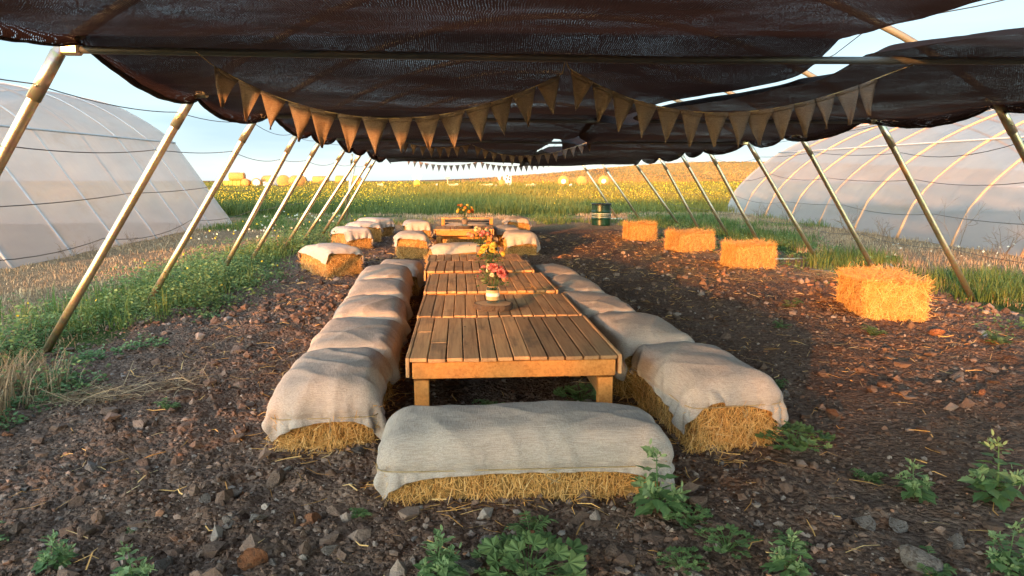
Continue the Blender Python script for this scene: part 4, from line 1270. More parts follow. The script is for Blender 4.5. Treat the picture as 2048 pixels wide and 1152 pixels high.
def blocked(x, y, pad=.0):
    for (fx, fy, a_, b_) in FOOT:
        if abs(x - fx) < a_ + pad and abs(y - fy) < b_ + pad: return True
    return False
def near_name(x, y):
    if -.5 < x < .9 and 3.6 < y < 9.4: return 'under the tables'
    if y < 3.7 and -.6 < x < 1.1: return 'in front of the nearest bale'
    if x < -2.9: return 'beside the left legs'
    if x <= -.5: return 'left of the near bales' if y < 5.2 else 'along the left row of bales'
    if x > 3.6: return 'near the bare bales'
    return 'right of the near bales' if y < 5 else 'along the right row of bales'
cands = []
while len(cands) < 300:
    y = 1.75 + 8.0 * rs.rand() ** 1.7; x = rs.uniform(-.74, .80) * y + .05
    if not (-3.5 < x < 5.6) or blocked(x, y): continue
    tr_ = math.exp(-((x - 2.5) / .6) ** 2)
    if rs.rand() < .75 * tr_: continue
    if x > .9 and x < 3.6 and rs.rand() < .6: continue
    cands.append((x, y, min(.095, .018 * math.exp(rs.gamma(1.6, .36)))))
big = [(-1.95, 3.55, .085), (-1.72, 3.62, .06), (-.55, 2.25, .05), (-.62, 2.42, .055), (-.95, 2.95, .06), (-.72, 2.95, .065), (-1.25, 3.15, .05), (1.02, 3.0, .06), (1.95, 2.62, .07), (2.3, 2.42, .075),
       (2.15, 3.15, .07), (4.1, 8.1, .10), (3.35, 5.45, .085), (3.55, 4.9, .07), (-.62, 3.02, .06), (.05, 2.72, .05), (-1.9, 2.25, .05), (.55, 2.6, .055), (.62, 2.45, .05)]
for i, b in enumerate(big): cands[i] = b
def size_word(r): return 'large' if r > .06 else ('fist sized' if r > .035 else ('small' if r > .024 else 'tiny'))
first = set()
for i, (x, y, r) in enumerate(cands):
    cw, o = protos[(rs.choice([0, 1, 2, 3, 4, 5, 6, 7, 8, 9, 10, 11, 12, 13], p=[.08] * 5 + [.082] * 6 + [.036] * 3))]
    if o.name in first: o = copy_tree(o)
    else: first.add(o.name)
    q = rs.uniform(.8, 1.2, 3)
    o.scale = tuple(r * q); o.rotation_euler = (rs.uniform(-.3, .3), rs.uniform(-.3, .3), rs.uniform(0, 6.28))
    o.location = (x, y, gz(x, y) + r * rs.uniform(.02, .22))
    tag(o, '%s %s stone half sunk in soil %s' % (size_word(r), cw, near_name(x, y)), 'stone', 'loose stones in the soil')
for cw, o in protos:
    if o.name not in first: bpy.data.objects.remove(o)
# crumbs of soil and gravel: uncountable
bm = bmesh.new(); bmesh.ops.create_icosphere(bm, subdivisions=1, radius=1.0)
IV = np.array([v.co[:] for v in bm.verts]); IF = np.array([[v.index for v in f.verts] for f in bm.faces]); bm.free()
def crumbs(n, ymin, ymax, pw, rmin, rmax, seed):
    rs = RS(seed); y = ymin + (ymax - ymin) * rs.rand(n) ** pw; x = rs.uniform(-.74, .80, n) * y + .05
    tr_ = np.exp(-((x - (2.5 - .02 * y)) / .6) ** 2)
    k = (x > -3.4 - .4 * rs.rand(n)) & (x < 5.7) & (rs.rand(n) > .6 * tr_) & ((x < 1.4) | (rs.rand(n) < .7 + .25 * sstep(3.2, 4.2, x)))
    x, y = x[k], y[k]; n = len(x)
    r = rmin * np.exp(rs.gamma(1.3, .5, n)); r = np.minimum(r, rmax)
    V = IV[None] * (1 + .5 * rs.uniform(-1, 1, (n, len(IV), 1))) * (r[:, None] * rs.uniform(.6, 1.25, (n, 3)) * [1, 1, .75])[:, None, :]
    a = rs.uniform(0, 6.28, n); c, s = np.cos(a)[:, None], np.sin(a)[:, None]
    V = np.stack([V[..., 0] * c - V[..., 1] * s, V[..., 0] * s + V[..., 1] * c, V[..., 2]], -1)
    V += np.stack([x, y, ground_h(x, y) + r * .2], 1)[:, None, :]
    a_ = Acc(); a_.add(V.reshape(-1, 3), None, (IF[None] + (np.arange(n) * len(IV))[:, None, None]).reshape(-1, 3), np.repeat(rs.rand(n), len(IV)))
    return a_
a = crumbs(56000, 1.6, 9, 1.5, .0032, .017, 5)
c_ = crumbs(1500, 1.6, 13, 1.3, .014, .045, 8); a.add(np.concatenate(c_.v), None, np.concatenate(c_.t), np.concatenate(c_.r) * .8 + .15)
b_ = crumbs(9000, 7, 18, 1.3, .010, .05, 6); a.add(np.concatenate(b_.v), None, np.concatenate(b_.t), np.concatenate(b_.r))
tag(a.build('gravel', M['soil_crumbs'], None, False), 'crumbs of dark soil and small gravel strewn over the ground', 'gravel', kind='stuff')

# loose straw on the soil
rs = RS(9)
pts = []
for (fx, fy, a_, b__) in FOOT:
    k = 170 if fy < 6 else 90
    ex = rs.normal(0, 1, (k, 2)); ang = rs.uniform(0, 6.28, k); rr = 1 + np.abs(rs.normal(0, .16, k))
    pts.append(np.stack([fx + a_ * .95 * rr * np.cos(ang), fy + b__ * .95 * rr * np.sin(ang)], 1))
pts.append(np.stack([rs.uniform(-2.6, .2, 900), rs.uniform(5, 14, 900)], 1))
pts.append(np.stack([rs.uniform(1.4, 5, 1800), rs.uniform(5, 17, 1800)], 1))
pts.append(np.stack([rs.uniform(-2.5, 3.4, 420), rs.uniform(2, 6, 420)], 1))
P = np.concatenate(pts); n = len(P)
P0 = np.stack([P[:, 0], P[:, 1], ground_h(P[:, 0], P[:, 1]) + .006 + .012 * rs.rand(n)], 1)
az = rs.uniform(0, 6.28, n); L = rs.uniform(.04, .16, n)
P2 = P0 + np.stack([np.cos(az), np.sin(az), rs.uniform(-.05, .18, n)], 1) * L[:, None]
P2[:, 2] = np.maximum(P2[:, 2], ground_h(P2[:, 0], P2[:, 1]) + .005)
P1 = (P0 + P2) / 2 + rs.normal(0, .01, (n, 3)); P1[:, 2] = np.maximum(P1[:, 2], ground_h(P1[:, 0], P1[:, 1]) + .006)
a = Acc(); ribbons(a, P0, P1, P2, rs.uniform(.003, .006, n) * (1 + P[:, 1] * .06), np.tile([0, 0, 1.0], (n, 1)) + rs.normal(size=(n, 3)) * .4, rs.rand(n))
tag(a.build('straw_litter', M['straw']), 'loose straw scattered over the dark soil', 'straw', kind='stuff')

# ================================================================== GRASS AND WEEDS (stuff)
def scatter(n, x0, x1, y0, y1, seed, pw=1.0, mask=None):
    rs = RS(seed); x = rs.uniform(x0, x1, n); y = y0 + (y1 - y0) * rs.rand(n) ** pw
    if mask is not None:
        k = mask(x, y, rs); x, y = x[k], y[k]
    return x, y, rs
def grass_patch(name, x, y, rs, h, w, nb, mat, label, cat='grass', spread=.06):
    n = len(x); N_ = n * nb
    X = np.repeat(x, nb) + rs.normal(0, spread, N_); Y = np.repeat(y, nb) + rs.normal(0, spread, N_)
    hv = np.repeat(rs.uniform(.5, 1, n), nb) * rs.uniform(h[0], h[1], N_)
    a = Acc(); blades(a, np.stack([X, Y, ground_h(X, Y) - .01], 1), hv, np.full(N_, 1.0) * (w * (1 + .05 * Y)) * rs.uniform(.7, 1.3, N_), hv * rs.uniform(.1, .9, N_), rs.uniform(0, 6.28, N_), np.clip(np.repeat(rs.rand(n), nb) * .7 + .3 * rs.rand(N_), 0, 1))
    return tag(a.build(name, M[mat]), label, cat, kind='stuff')
def leafy_patch(name, x, y, rs, h, ls, nl, mat, label):
    n = len(x); N_ = n * nl
    hh = np.repeat(rs.uniform(h[0], h[1], n), nl); f = rs.rand(N_)
    az = rs.uniform(0, 6.28, N_); r = hh * .45 * (1 - .5 * f) * rs.rand(N_) ** .6
    X = np.repeat(x, nl) + np.cos(az) * r; Y = np.repeat(y, nl) + np.sin(az) * r
    P = np.stack([X, Y, ground_h(X, Y) + hh * f * .95], 1)
    D = np.stack([np.cos(az), np.sin(az), rs.uniform(-.3, .6, N_)], 1)
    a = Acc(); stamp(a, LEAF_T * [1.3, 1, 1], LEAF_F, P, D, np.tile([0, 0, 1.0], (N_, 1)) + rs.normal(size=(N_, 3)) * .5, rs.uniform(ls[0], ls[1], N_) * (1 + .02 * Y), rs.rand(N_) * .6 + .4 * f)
    return tag(a.build(name, M[mat]), label, 'weeds', kind='stuff')
clump = lambda thr, sc, sd: (lambda x, y, rs: vnoise(x * sc, y * sc, sd) + .25 * rs.rand(len(x)) > thr)
def band(cx, wd, thr, sc, sd):
    return lambda x, y, rs: (np.abs(x - cx(y)) < wd * rs.rand(len(x)) ** .6 * (.6 + .8 * vnoise(y * .6, y * 0, sd))) & (vnoise(x * sc, y * sc, sd + 1) > thr)
x, y, r_ = scatter(5200, -5.4, -2.4, 3.6, 21, 31, 1.2, band(lambda y: -3.75, 1.1, .43, 1.4, 40))
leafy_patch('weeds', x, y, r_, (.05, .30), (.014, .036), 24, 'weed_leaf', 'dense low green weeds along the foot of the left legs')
x, y, r_ = scatter(1300, -5.2, -2.7, 3.8, 20, 32, 1.2, band(lambda y: -3.8, 1.0, .56, 1.1, 44))
grass_patch('grass', x, y, r_, (.12, .40), .007, 14, 'grass', 'green grass tufts along the foot of the left legs')
x, y, r_ = scatter(900, -3.7, -2.7, 4.0, 8.5, 33, 1.0, band(lambda y: -3.05, .5, .45, 1.8, 46))
leafy_patch('weeds', x, y, r_, (.03, .09), (.02, .04), 10, 'blue_weed', 'grey green creeping weeds at the left edge of the soil')
x, y, r_ = scatter(4800, 4.6, 9.2, 7.5, 25, 34, 1.2, lambda x, y, rs: band(lambda y: 6.4, 1.4, .58, .8, 50)(x, y, rs) & (x > 4.4 + .0 * y))
grass_patch('grass', x, y, r_, (.08, .34), .007, 14, 'grass', 'thick green grass along the foot of the right legs')
x, y, r_ = scatter(2200, 3.8, 8.6, 6.2, 24, 35, 1.1, band(lambda y: 5.7, 1.5, .45, 1.1, 54))
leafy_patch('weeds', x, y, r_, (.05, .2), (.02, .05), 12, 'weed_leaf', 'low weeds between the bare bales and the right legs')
rs_ = RS(34); x = np.concatenate([rs_.normal(-3.75, .35, 60), rs_.normal(-4.2, .4, 40), rs_.normal(-3.3, .35, 40), rs_.normal(-3.6, .4, 30)]); y = np.concatenate([rs_.normal(10.2, .8, 60), rs_.normal(5.6, .5, 40), rs_.normal(8.2, .6, 40), rs_.normal(13.5, 1.2, 30)])
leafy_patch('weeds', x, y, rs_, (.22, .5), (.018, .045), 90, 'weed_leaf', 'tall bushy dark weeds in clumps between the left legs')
# dry ground on both sides
x, y, r_ = scatter(5200, -9.5, -3.6, 3.0, 23, 36, 1.3, lambda x, y, rs: (x > -7.4) & (vnoise(x * 1.3, y * 1.3, 60) > .3))
grass_patch('dry_grass', x, y, r_, (.02, .11), .006, 9, 'dry_grass', 'short dry tan grass between the left legs and the greenhouse', 'dry grass', .12)
x, y, r_ = scatter(3000, 6.0, 10.2, 6.5, 25, 37, 1.3, lambda x, y, rs: (vnoise(x * 1.3, y * 1.3, 62) > .3))
grass_patch('dry_grass', x, y, r_, (.03, .16), .006, 9, 'dry_grass', 'short dry grass between the right legs and the rounded greenhouse', 'dry grass', .12)
x, y, r_ = scatter(420, -4.1, -2.9, 3.7, 5.2, 38, 1.0, lambda x, y, rs: vnoise(x * 2, y * 2, 64) > .38)
grass_patch('dry_grass', x, y, r_, (.10, .38), .005, 13, 'dry_grass', 'pale bent dry grass at the near left corner', 'dry grass', .05)
x, y, r_ = scatter(2600, -6, 9.5, 20.5, 25.5, 39, 1.0, lambda x, y, rs: vnoise(x * .7, y * 1.2, 66) > .5)
grass_patch('dry_grass', x, y, r_, (.04, .16), .006, 9, 'dry_grass', 'mown dry strip before the field', 'dry grass', .14)
x, y, r_ = scatter(2600, -7, 10, 18.5, 24, 41, 1.0, lambda x, y, rs: (vnoise(x * .5, y * .9, 68) > .46) & (np.abs(x - .3) > 1.6) & ~((np.abs(x - 3.45) < .8) & (y < 21)))
grass_patch('grass', x, y, r_, (.08, .30), .006, 12, 'grass', 'green grass growing round the far end of the net tunnel', 'grass', .12)
# the field: tall weeds with yellow tops, right out to the hill
rs = RS(43); N0 = 42000
inv = rs.uniform(1 / 330., 1 / 25.5, N0); y = 1 / inv; x = rs.uniform(-.62, .62, N0) * y + .02 * y
k = ~((x < -6.6) & (y < 22)); x, y = x[k], y[k]
dens = vnoise(x * .16, y * .10, 70) + .35 * rs.rand(len(x)); k = (dens > .34) | (y > 45); x, y = x[k], y[k]
k = y < 135; x, y = x[k], y[k]
nb = 4; N_ = len(x) * nb; X = np.repeat(x, nb) + rs.normal(0, .12, N_) * np.repeat(1 + y * .012, nb); Y = np.repeat(y, nb) + rs.normal(0, .12, N_)
patch = np.clip((vnoise(X * .09, Y * .05, 72) - .3) * 1.6 + .35 * sstep(30, 60, Y), 0, 1)
h_ = rs.uniform(.16, .5, N_) * (.25 + 1.3 * vnoise(X * .3, Y * .22, 73)) * np.where(Y > 120, .9, 1.0)
a = Acc(); blades(a, np.stack([X, Y, ground_h(X, Y) - .02], 1), h_, np.maximum(.016, Y * .0008) * rs.uniform(.7, 1.6, N_), h_ * rs.uniform(.1, .7, N_), rs.uniform(0, 6.28, N_), np.clip(patch * .75 + .3 * rs.rand(N_), 0, 1))
tag(a.build('meadow', M['meadow']), 'wide field of tall green and yellow weeds beyond the net', 'field', kind='stuff')
x2 = rs.uniform(-.3, .75, 16000); y2 = 1 / rs.uniform(1 / 430., 1 / 130., 16000); x2 = x2 * y2; k = x2 > .03 * y2 + 8 * rs.normal(size=16000); x2, y2 = x2[k], y2[k]; N2 = len(x2) * 3
X = np.repeat(x2, 3) + rs.normal(0, .6, N2); Y = np.repeat(y2, 3) + rs.normal(0, .6, N2); h_ = rs.uniform(.2, .55, N2)
a = Acc(); blades(a, np.stack([X, Y, ground_h(X, Y) - .02], 1), h_, Y * .0011 * rs.uniform(.7, 1.6, N2), h_ * .5, rs.uniform(0, 6.28, N2), np.clip(.5 + 1.2 * fbm(X * .03, Y * .02, 3, 75) + .3 * rs.normal(size=N2), 0, 1))
tag(a.build('hill_grass', M['hill_grass']), 'grass covering the low hill, golden sun tint put into its colour', 'hill grass', kind='stuff')
N1 = 10000; inv = rs.uniform(1 / 95., 1 / 27., N1); y = 1 / inv; x = rs.uniform(-.6, .6, N1) * y
k = (vnoise(x * .08, y * .05, 74) + .2 * rs.rand(N1) > .5); x, y = x[k], y[k]; n = len(x)
P = np.stack([x, y, ground_h(x, y) + rs.uniform(.2, .5, n)], 1)
FT = np.array([[-.5, -.5, 0], [.5, -.5, .1], [.5, .5, 0], [-.5, .5, .1]]); 
a = Acc(); stamp(a, FT, [[0, 1, 2, 3]], P, rs.normal(size=(n, 3)), rs.normal(size=(n, 3)), np.maximum(.03, y * .0011), rs.rand(n))
tag(a.build('field_flowers', M['yellow_flower']), 'yellow flower heads dotted over the field', 'flowers', kind='stuff')
rs = RS(45); x = np.concatenate([rs.uniform(-4.6, -2.9, 26), rs.uniform(-6, -2.8, 50)]); y = np.concatenate([rs.uniform(4.2, 11, 26), rs.uniform(14, 22, 50)]); n = len(x)
a = Acc(); stamp(a, FT, [[0, 1, 2, 3]], np.stack([x, y, ground_h(x, y) + rs.uniform(.12, .32, n)], 1), rs.normal(size=(n, 3)), rs.normal(size=(n, 3)), .012 + .0012 * y, rs.rand(n))
tag(a.build('small_flowers', M['yellow_flower']), 'tiny yellow flowers among the weeds by the left legs', 'flowers', kind='stuff')
x = np.concatenate([rs.uniform(-5.5, -3.6, 70), rs.uniform(6.2, 8.0, 34)]); y = np.concatenate([rs.uniform(13, 21, 70), rs.uniform(8, 12, 34)]); n = len(x)
a = Acc(); stamp(a, FT, [[0, 1, 2, 3]], np.stack([x, y, ground_h(x, y) + rs.uniform(.2, .42, n)], 1), rs.normal(size=(n, 3)), rs.normal(size=(n, 3)), .015 + .0015 * y, rs.rand(n))
tag(a.build('small_flowers', M['white_flower']), 'tiny white flowers in the tall grass beside the legs', 'flowers', kind='stuff')

# ================================================================== SINGLE PLANTS
GF_T = np.array([[0, 0, 0], [.16, .12, .02], [.40, .36, .05], [.28, .48, .03], [.30, .62, .03], [.14, .74, .0], [0, 1, -.08], [-.14, .74, 0], [-.30, .62, .03], [-.28, .48, .03], [-.40, .36, .05], [-.16, .12, .02], [0, .40, -.03]])
GF_F = [[12, i, i + 1] for i in range(0, 11)] + [[12, 11, 0]]
t_ = np.linspace(-2.5, 2.5, 22)
rr_ = .48 * (1 + .13 * np.cos(t_ * 7)) 
MW_T = np.concatenate([[[0, 0, 0]], np.stack([rr_ * np.sin(t_), .12 + rr_ * np.cos(t_), .07 * np.cos(t_ * 7) + .05], 1)])
MW_F = [[0, i + 1, i + 2] for i in range(21)]
def goosefoot(seed, h, nl, ls):
    rs = RS(seed); root = empty('goosefoot_plant'); st = Acc(); lf = Acc()
    stems = [(np.array([0, 0, 0.]), np.array([rs.uniform(-.12, .12), rs.uniform(-.12, .12), 1]) * h)]
    for k in range(4):
        f = rs.uniform(.08, .5); az = k * 1.6 + rs.rand(); b = stems[0][1] * f
        stems.append((b, b + np.array([math.cos(az) * .55, math.sin(az) * .55, rs.uniform(.35, .7)]) * h * rs.uniform(.4, .75)))
    for i, (p, q) in enumerate(stems):
        m = (p + q) / 2 + rs.normal(0, .02, 3) * h
        tube(st, [p, m, q], [.006 * h / .3, .0045 * h / .3, .002], 5)
        n = int(nl * (1 if i == 0 else .55)); f = np.linspace(.12, 1.0, n); az = np.arange(n) * 2.4 + rs.rand()
        P = p[None] * (1 - f[:, None]) + q[None] * f[:, None] + 2 * (f * (1 - f))[:, None] * (m - (p + q) / 2)
        D = np.stack([np.cos(az), np.sin(az), -.25 + .9 * f + rs.normal(0, .2, n)], 1)
        S = ls * (1.15 - .6 * f) * rs.uniform(.75, 1.2, n)
        pet = unit(D) * (S * .45)[:, None]
        for a_, b_ in zip(P, P + pet): tube(st, [a_, b_], .0012, 4, False)
        stamp(lf, GF_T, GF_F, P + pet, D + [0, 0, -.25], np.tile([0, 0, 1.0], (n, 1)) + rs.normal(0, .35, (n, 3)), S, np.clip(.25 + .5 * f + rs.normal(0, .15, n), 0, 1))
        # bud cluster
        k = 16; bp = q + rs.normal(0, .018 * h / .3, (k, 3)); stamp(lf, LEAF_T, LEAF_F, bp, rs.normal(size=(k, 3)) + [0, 0, 1], rs.normal(size=(k, 3)), np.full(k, ls * .38), rs.uniform(.7, 1, k))
    st.build('stem', M['blue_weed'], root, True); lf.build('leaves', M['blue_weed'], root)
    return root
def mallow(seed, r, n, ls):
    rs = RS(seed); root = empty('mallow_plant'); st = Acc(); lf = Acc()
    az = np.arange(n) * 2.4 + rs.rand(n) * .5; rad = r * np.sqrt((np.arange(n) + .5) / n); hz = r * (.75 - .45 * (rad / r)) * rs.uniform(.6, 1.2, n)
    P = np.stack([rad * np.cos(az), rad * np.sin(az), hz + .02], 1)
    for p in P: tube(st, [(0, 0, 0), (p[0] * .45, p[1] * .45, p[2] * .7), p], .0018, 4, False)
    D = np.stack([np.cos(az), np.sin(az), rs.uniform(-.25, .25, n)], 1)
    stamp(lf, MW_T, MW_F, P, D, np.stack([np.cos(az) * .35, np.sin(az) * .35 - .25, np.ones(n)], 1) + rs.normal(0, .22, (n, 3)), ls * rs.uniform(.55, 1.2, n), rs.uniform(.25, .9, n))
    st.build('stem', M['weed_leaf'], root, True); lf.build('leaves', M['weed_leaf'], root)
    return root
def feathery(seed, r, n, ls):
    rs = RS(seed); root = empty('thistle_plant'); lf = Acc()
    for k in range(n):
        az = k * 2.4 + rs.rand(); el = rs.uniform(.15, 1.0); L = r * rs.uniform(.6, 1.1)
        t = np.linspace(.15, 1, 8); d = np.array([math.cos(az), math.sin(az), 0])
        C = d[None] * (t * L * math.cos(el))[:, None] + np.array([0, 0, 1.])[None] * (np.sin(t * 2.2) * L * math.sin(el) * .8)[:, None]
        for s in (-1, 1):
            side = np.cross(d, [0, 0, 1]) * s
            D = np.tile(d * .6 + side, (8, 1)) + rs.normal(0, .15, (8, 3))
            stamp(lf, LEAF_T, LEAF_F, C, D, np.tile([0, 0, 1.0], (8, 1)), ls * (1.1 - .6 * t), np.full(8, rs.rand()))
        tube(lf, C, .0016, 4, False, rs.rand())
    lf.build('leaves', M['weed_leaf'], root)
    return root
gfA, gfB = goosefoot(1, .27, 20, .088), goosefoot(2, .22, 18, .085)
mwA, mwB = mallow(3, .20, 46, .085), mallow(4, .17, 34, .07)
ftA, ftB = feathery(5, .13, 12, .045), feathery(6, .11, 9, .04)
plants = [
 (gfA, .80, 2.93, 1.0, .3, 'leafy goosefoot plant growing against the right front corner of the nearest bale', 'goosefoot'),
 (gfB, -.15, 2.42, .85, 1.2, 'goosefoot weed in the soil just left of the mallow before the nearest bale', 'goosefoot'),
 (gfA, -1.23, 2.42, .62, 2.2, 'small goosefoot seedling with paired leaves at the bottom left edge', 'goosefoot'),
 (gfB, -1.62, 2.62, .62, .9, 'small goosefoot near the left edge of the picture, low among stones', 'goosefoot'),
 (gfB, 1.16, 2.40, .7, 2.9, 'goosefoot seedling at the bottom edge, right of the nearest bale', 'goosefoot'),
 (gfA, 2.02, 2.42, .68, 4.0, 'pale goosefoot with drooping leaves low in the right corner', 'goosefoot'),
 (gfA, 2.40, 2.98, 1.05, 1.0, 'tall branching goosefoot at the right edge of the picture', 'goosefoot'),
 (gfB, 2.05, 3.05, .75, 5.0, 'goosefoot clump just left of the tallest one at the right edge', 'goosefoot'),
 (mwA, .19, 2.46, 1.0, 0, 'round leaved mallow clump in front of the nearest bale', 'mallow'),
 (mwA, 1.72, 3.60, .95, 2, 'mallow clump on bare soil right of the nearest covered bales', 'mallow'),
 (mwB, .92, 2.85, .6, 1, 'small mallow beside the goosefoot at the corner of the nearest bale', 'mallow'),
 (mwB, 1.0, 2.62, .7, 3, 'low mallow between the nearest bale corner and the bottom edge', 'mallow'),
 (mwB, .78, 2.50, .55, 4, 'little mallow tuft right of the big mallow clump', 'mallow'),
 (mwB, -2.95, 4.95, 1.1, 4, 'mallow clump at the left edge of the dark soil by the dry stalks', 'mallow'),
 (ftA, .22, 2.78, 1.0, 0, 'feathery thistle rosette between the mallow and the nearest bale', 'thistle'),
 (ftB, 1.28, 2.66, .8, 2, 'ragged thistle rosette right of the low mallow', 'thistle'),
 (ftA, -2.02, 2.78, 1.0, 1, 'feathery rosette at the left edge of the picture among stones', 'thistle'),
 (ftB, -.52, 2.98, .6, 5, 'tiny thistle left of the nearest bale', 'thistle'),
 (ftB, -1.45, 2.92, .5, 1, 'tiny grey green seedling alone among stones at lower left', 'thistle'),
 (ftA, .10, 4.35, 1.1, 3, 'green rosette in the shade under the nearest table', 'thistle'),
 (mwB, .68, 4.45, .9, 0, 'leafy clump by the right rear leg under the nearest table', 'mallow'),
 (ftA, 2.1, 4.75, 1.0, 4, 'spiky green weed right of the second bale in the right row', 'thistle'),
 (ftA, 1.95, 3.25, .8, 3, 'flat grey green weed just below the mallow at right', 'thistle'),
 (ftB, -1.95, 4.45, 1.0, 2, 'flat green weed at left between stones and dry stalks', 'thistle'),
 (ftA, 3.75, 6.35, 1.2, 2, 'bright green tuft in front of the biggest bare bale', 'thistle'),
 (ftA, 3.55, 7.7, 1.2, 5, 'green tuft left of the biggest bare bale', 'thistle'),
 (ftA, 4.6, 5.9, 1.3, 1, 'low weed patch right of and below the biggest bare bale', 'thistle'),
 (ftB, 1.72, 2.42, 1.2, 1, 'feathery weed low in the soil left of the drooping goosefoot', 'thistle'),
 (ftA, 3.0, 6.7, .9, 1, 'small weed on the dark soil left of the biggest bare bale, nearer the right row', 'thistle'),
]
used_p = set()
for (o, x, y, s, rz, lab, cat) in plants:
    c = o if o.name not in used_p else copy_tree(o)
    used_p.add(o.name)
    c.location = (x, y, gz(x, y) - .008); c.scale = (s, s, s); c.rotation_euler = (0, 0, rz)
    tag(c, lab, cat, 'single weeds in the soil')

# dry branching weeds at the greenhouse feet
def dry_weed(seed, h, n):
    rs = RS(seed); a = Acc()
    def br(p, d, L, r, dep):
        q = p + d * L; m = (p + q) / 2 + rs.normal(0, .05, 3) * L
        tube(a, [p, m, q], [r, r * .8, r * .55], 4, False, rs.rand())
        if dep == 0: return
        for k in range(rs.randint(2, 4)):
            f = rs.uniform(.35, 1); br(p + (q - p) * f, unit(d + rs.normal(0, .5, 3) + [0, 0, .12]), L * rs.uniform(.4, .7), r * .55, dep - 1)
    for k in range(n):
        az = rs.uniform(0, 6.28); br(np.array([rs.normal(0, .05), rs.normal(0, .05), 0]), unit(np.array([math.cos(az) * .5, math.sin(az) * .5, 1])), h * rs.uniform(.35, .6), .006, 3)
    return a.build('dry_weed', M['twig'])
dwA, dwB, dwC = dry_weed(1, .95, 5), dry_weed(2, .7, 6), dry_weed(3, 1.2, 3)
dws = [(dwA, 8.9, 16.5, 1.1, 'tall dry weed before the rounded greenhouse, its reddish twigs fanning widely'), (dwB, 8.7, 14.6, 1, 'bushy dry weed before the rounded greenhouse, third hoop foot from the picture edge'),
       (dwC, 8.8, 12.6, 1, 'thin tall dry weed standing before a hoop coloured as if sunlit'), (dwB, 8.6, 11.2, 1.1, 'wide dry weed low at the foot of the rounded greenhouse, near the right edge'),
       (dwA, 8.75, 19.3, 1, 'dry weed among tall grass at the far half of the rounded greenhouse'), (dwC, 8.7, 10.4, .9, 'sparse leaning dry stalk nearest the right edge of the picture'),
       (dwB, 8.9, 21.8, 1, 'dry weed near the far corner of the rounded greenhouse'), (dwA, -7.0, 13.2, .55, 'dark dry weed at the foot of the left greenhouse, second hoop'),
       (dwB, -6.9, 12.4, .6, 'tangled dry weed at the foot of the left greenhouse, near the picture edge'), (dwB, -6.85, 14.6, .6, 'low dry tangle at the foot of the left greenhouse, halfway'),
       (dwC, -6.7, 16.2, .45, 'small dry stalk at the foot of the left greenhouse, far half')]
used_w = set()
for i, (o, x, y, s, lab) in enumerate(dws):
    c = o if o.name not in used_w else copy_tree(o); used_w.add(o.name)
    c.location = (x, y, gz(x, y) - .02); c.scale = (s, s, s); c.rotation_euler = (0, 0, i * 1.7)
    tag(c, lab, 'dry weed', 'dry weeds at the greenhouse feet')

# ================================================================== FAR FIELD THINGS
def roll(name, px, Y, r, L, yaw, label, cat='round bale', face=None, lift=0.0, group='round bales in the far field', seed=0, mat='round_bale_hay'):
    x = px / 1420. * Y; root = empty(name, (x, Y, gz(x, Y) + lift), yaw); tag(root, label, cat, group)
    n = 28; a = Acc(); t = np.arange(n) * 2 * math.pi / n; rs = RS(seed); V = []
    prof = [(0, -L / 2), (r * .93, -L / 2), (r, -L / 2 + .06), (r * 1.02, 0), (r, L / 2 - .06), (r * .93, L / 2), (0, L / 2)]
    for (q, yy_) in prof:
        k = 1 + .02 * rs.normal(size=n)
        V.append(np.stack([q * k * np.cos(t), np.full(n, yy_), r * .96 + q * k * np.sin(t)], 1))
    V = np.concatenate(V); m = len(prof); i, j = np.meshgrid(np.arange(m - 1), np.arange(n), indexing='ij')
    a.add(V, np.stack([i * n + j, (i + 1) * n + j, (i + 1) * n + (j + 1) % n, i * n + (j + 1) % n], -1).reshape(-1, 4))
    a.build('hay_roll', M[mat], root, True)
    if face:
        q = r * face; a = Acc(); V = np.concatenate([np.stack([q * np.cos(t), np.full(n, -L / 2 - .03), r * .96 + q * np.sin(t)], 1), np.stack([q * np.cos(t), np.full(n, -L / 2 + .01), r * .96 + q * np.sin(t)], 1)])
        a.add(V, [[k, (k + 1) % n, n + (k + 1) % n, n + k] for k in range(n)], [[0, k + 1, k] for k in range(1, n - 1)]); a.build('white_disc', M['white_paint'], root)
    return root
def ear(parent, x, z, h, tilt, w=.2):
    a = Acc(); t = np.linspace(0, 2 * math.pi, 20, endpoint=False)
    o = np.stack([w * np.sin(t) * (1 - .25 * np.cos(t)), np.zeros(20), h / 2 - h / 2 * np.cos(t)], 1) @ roty(tilt).T + [x, 0, z]
    V = np.concatenate([o + [0, -.02, 0], o + [0, .02, 0]])
    a.add(V, [[k, (k + 1) % 20, 20 + (k + 1) % 20, 20 + k] for k in range(20)], [[0, k, k + 1] for k in range(1, 19)] + [[20, 20 + k + 1, 20 + k] for k in range(1, 19)])
    a.build('ear_board', M['white_paint'], parent)
def rabbit(px, Y, r, label, mat='round_bale_hay', seed=0, eh=.85):
    root = roll('bale_rabbit', px, Y, r, .8, 0, label, 'bale figure', None, 0, 'hay figures with white ears', seed, mat)
    ear(root, -.32 * r / .5, r * 1.75, eh, -.12); ear(root, .32 * r / .5, r * 1.75, eh, .16)
    return root
Yf = 75
roll('round_bale', -460, Yf, .42, 1.5, R(88), 'hay roll lying on top of the yellow block in the far field', lift=.62, seed=1)
x = -468 / 1420. * Yf; yb_ = empty('yellow_block', (x, Yf, gz(x, Yf))); tag(yb_, 'yellow slatted block under a hay roll at the far left of the field', 'yellow block')
a = Acc(); box(a, (0, 0, .30), (1.75, .8, .64), .03); a.build('body', M['yellow_paint'], yb_)
for k in range(5):
    a = Acc(); box(a, (-.78 + k * .39, -.42, .32), (.12, .06, .62), .01); a.build('post', M['yellow_paint'], yb_)
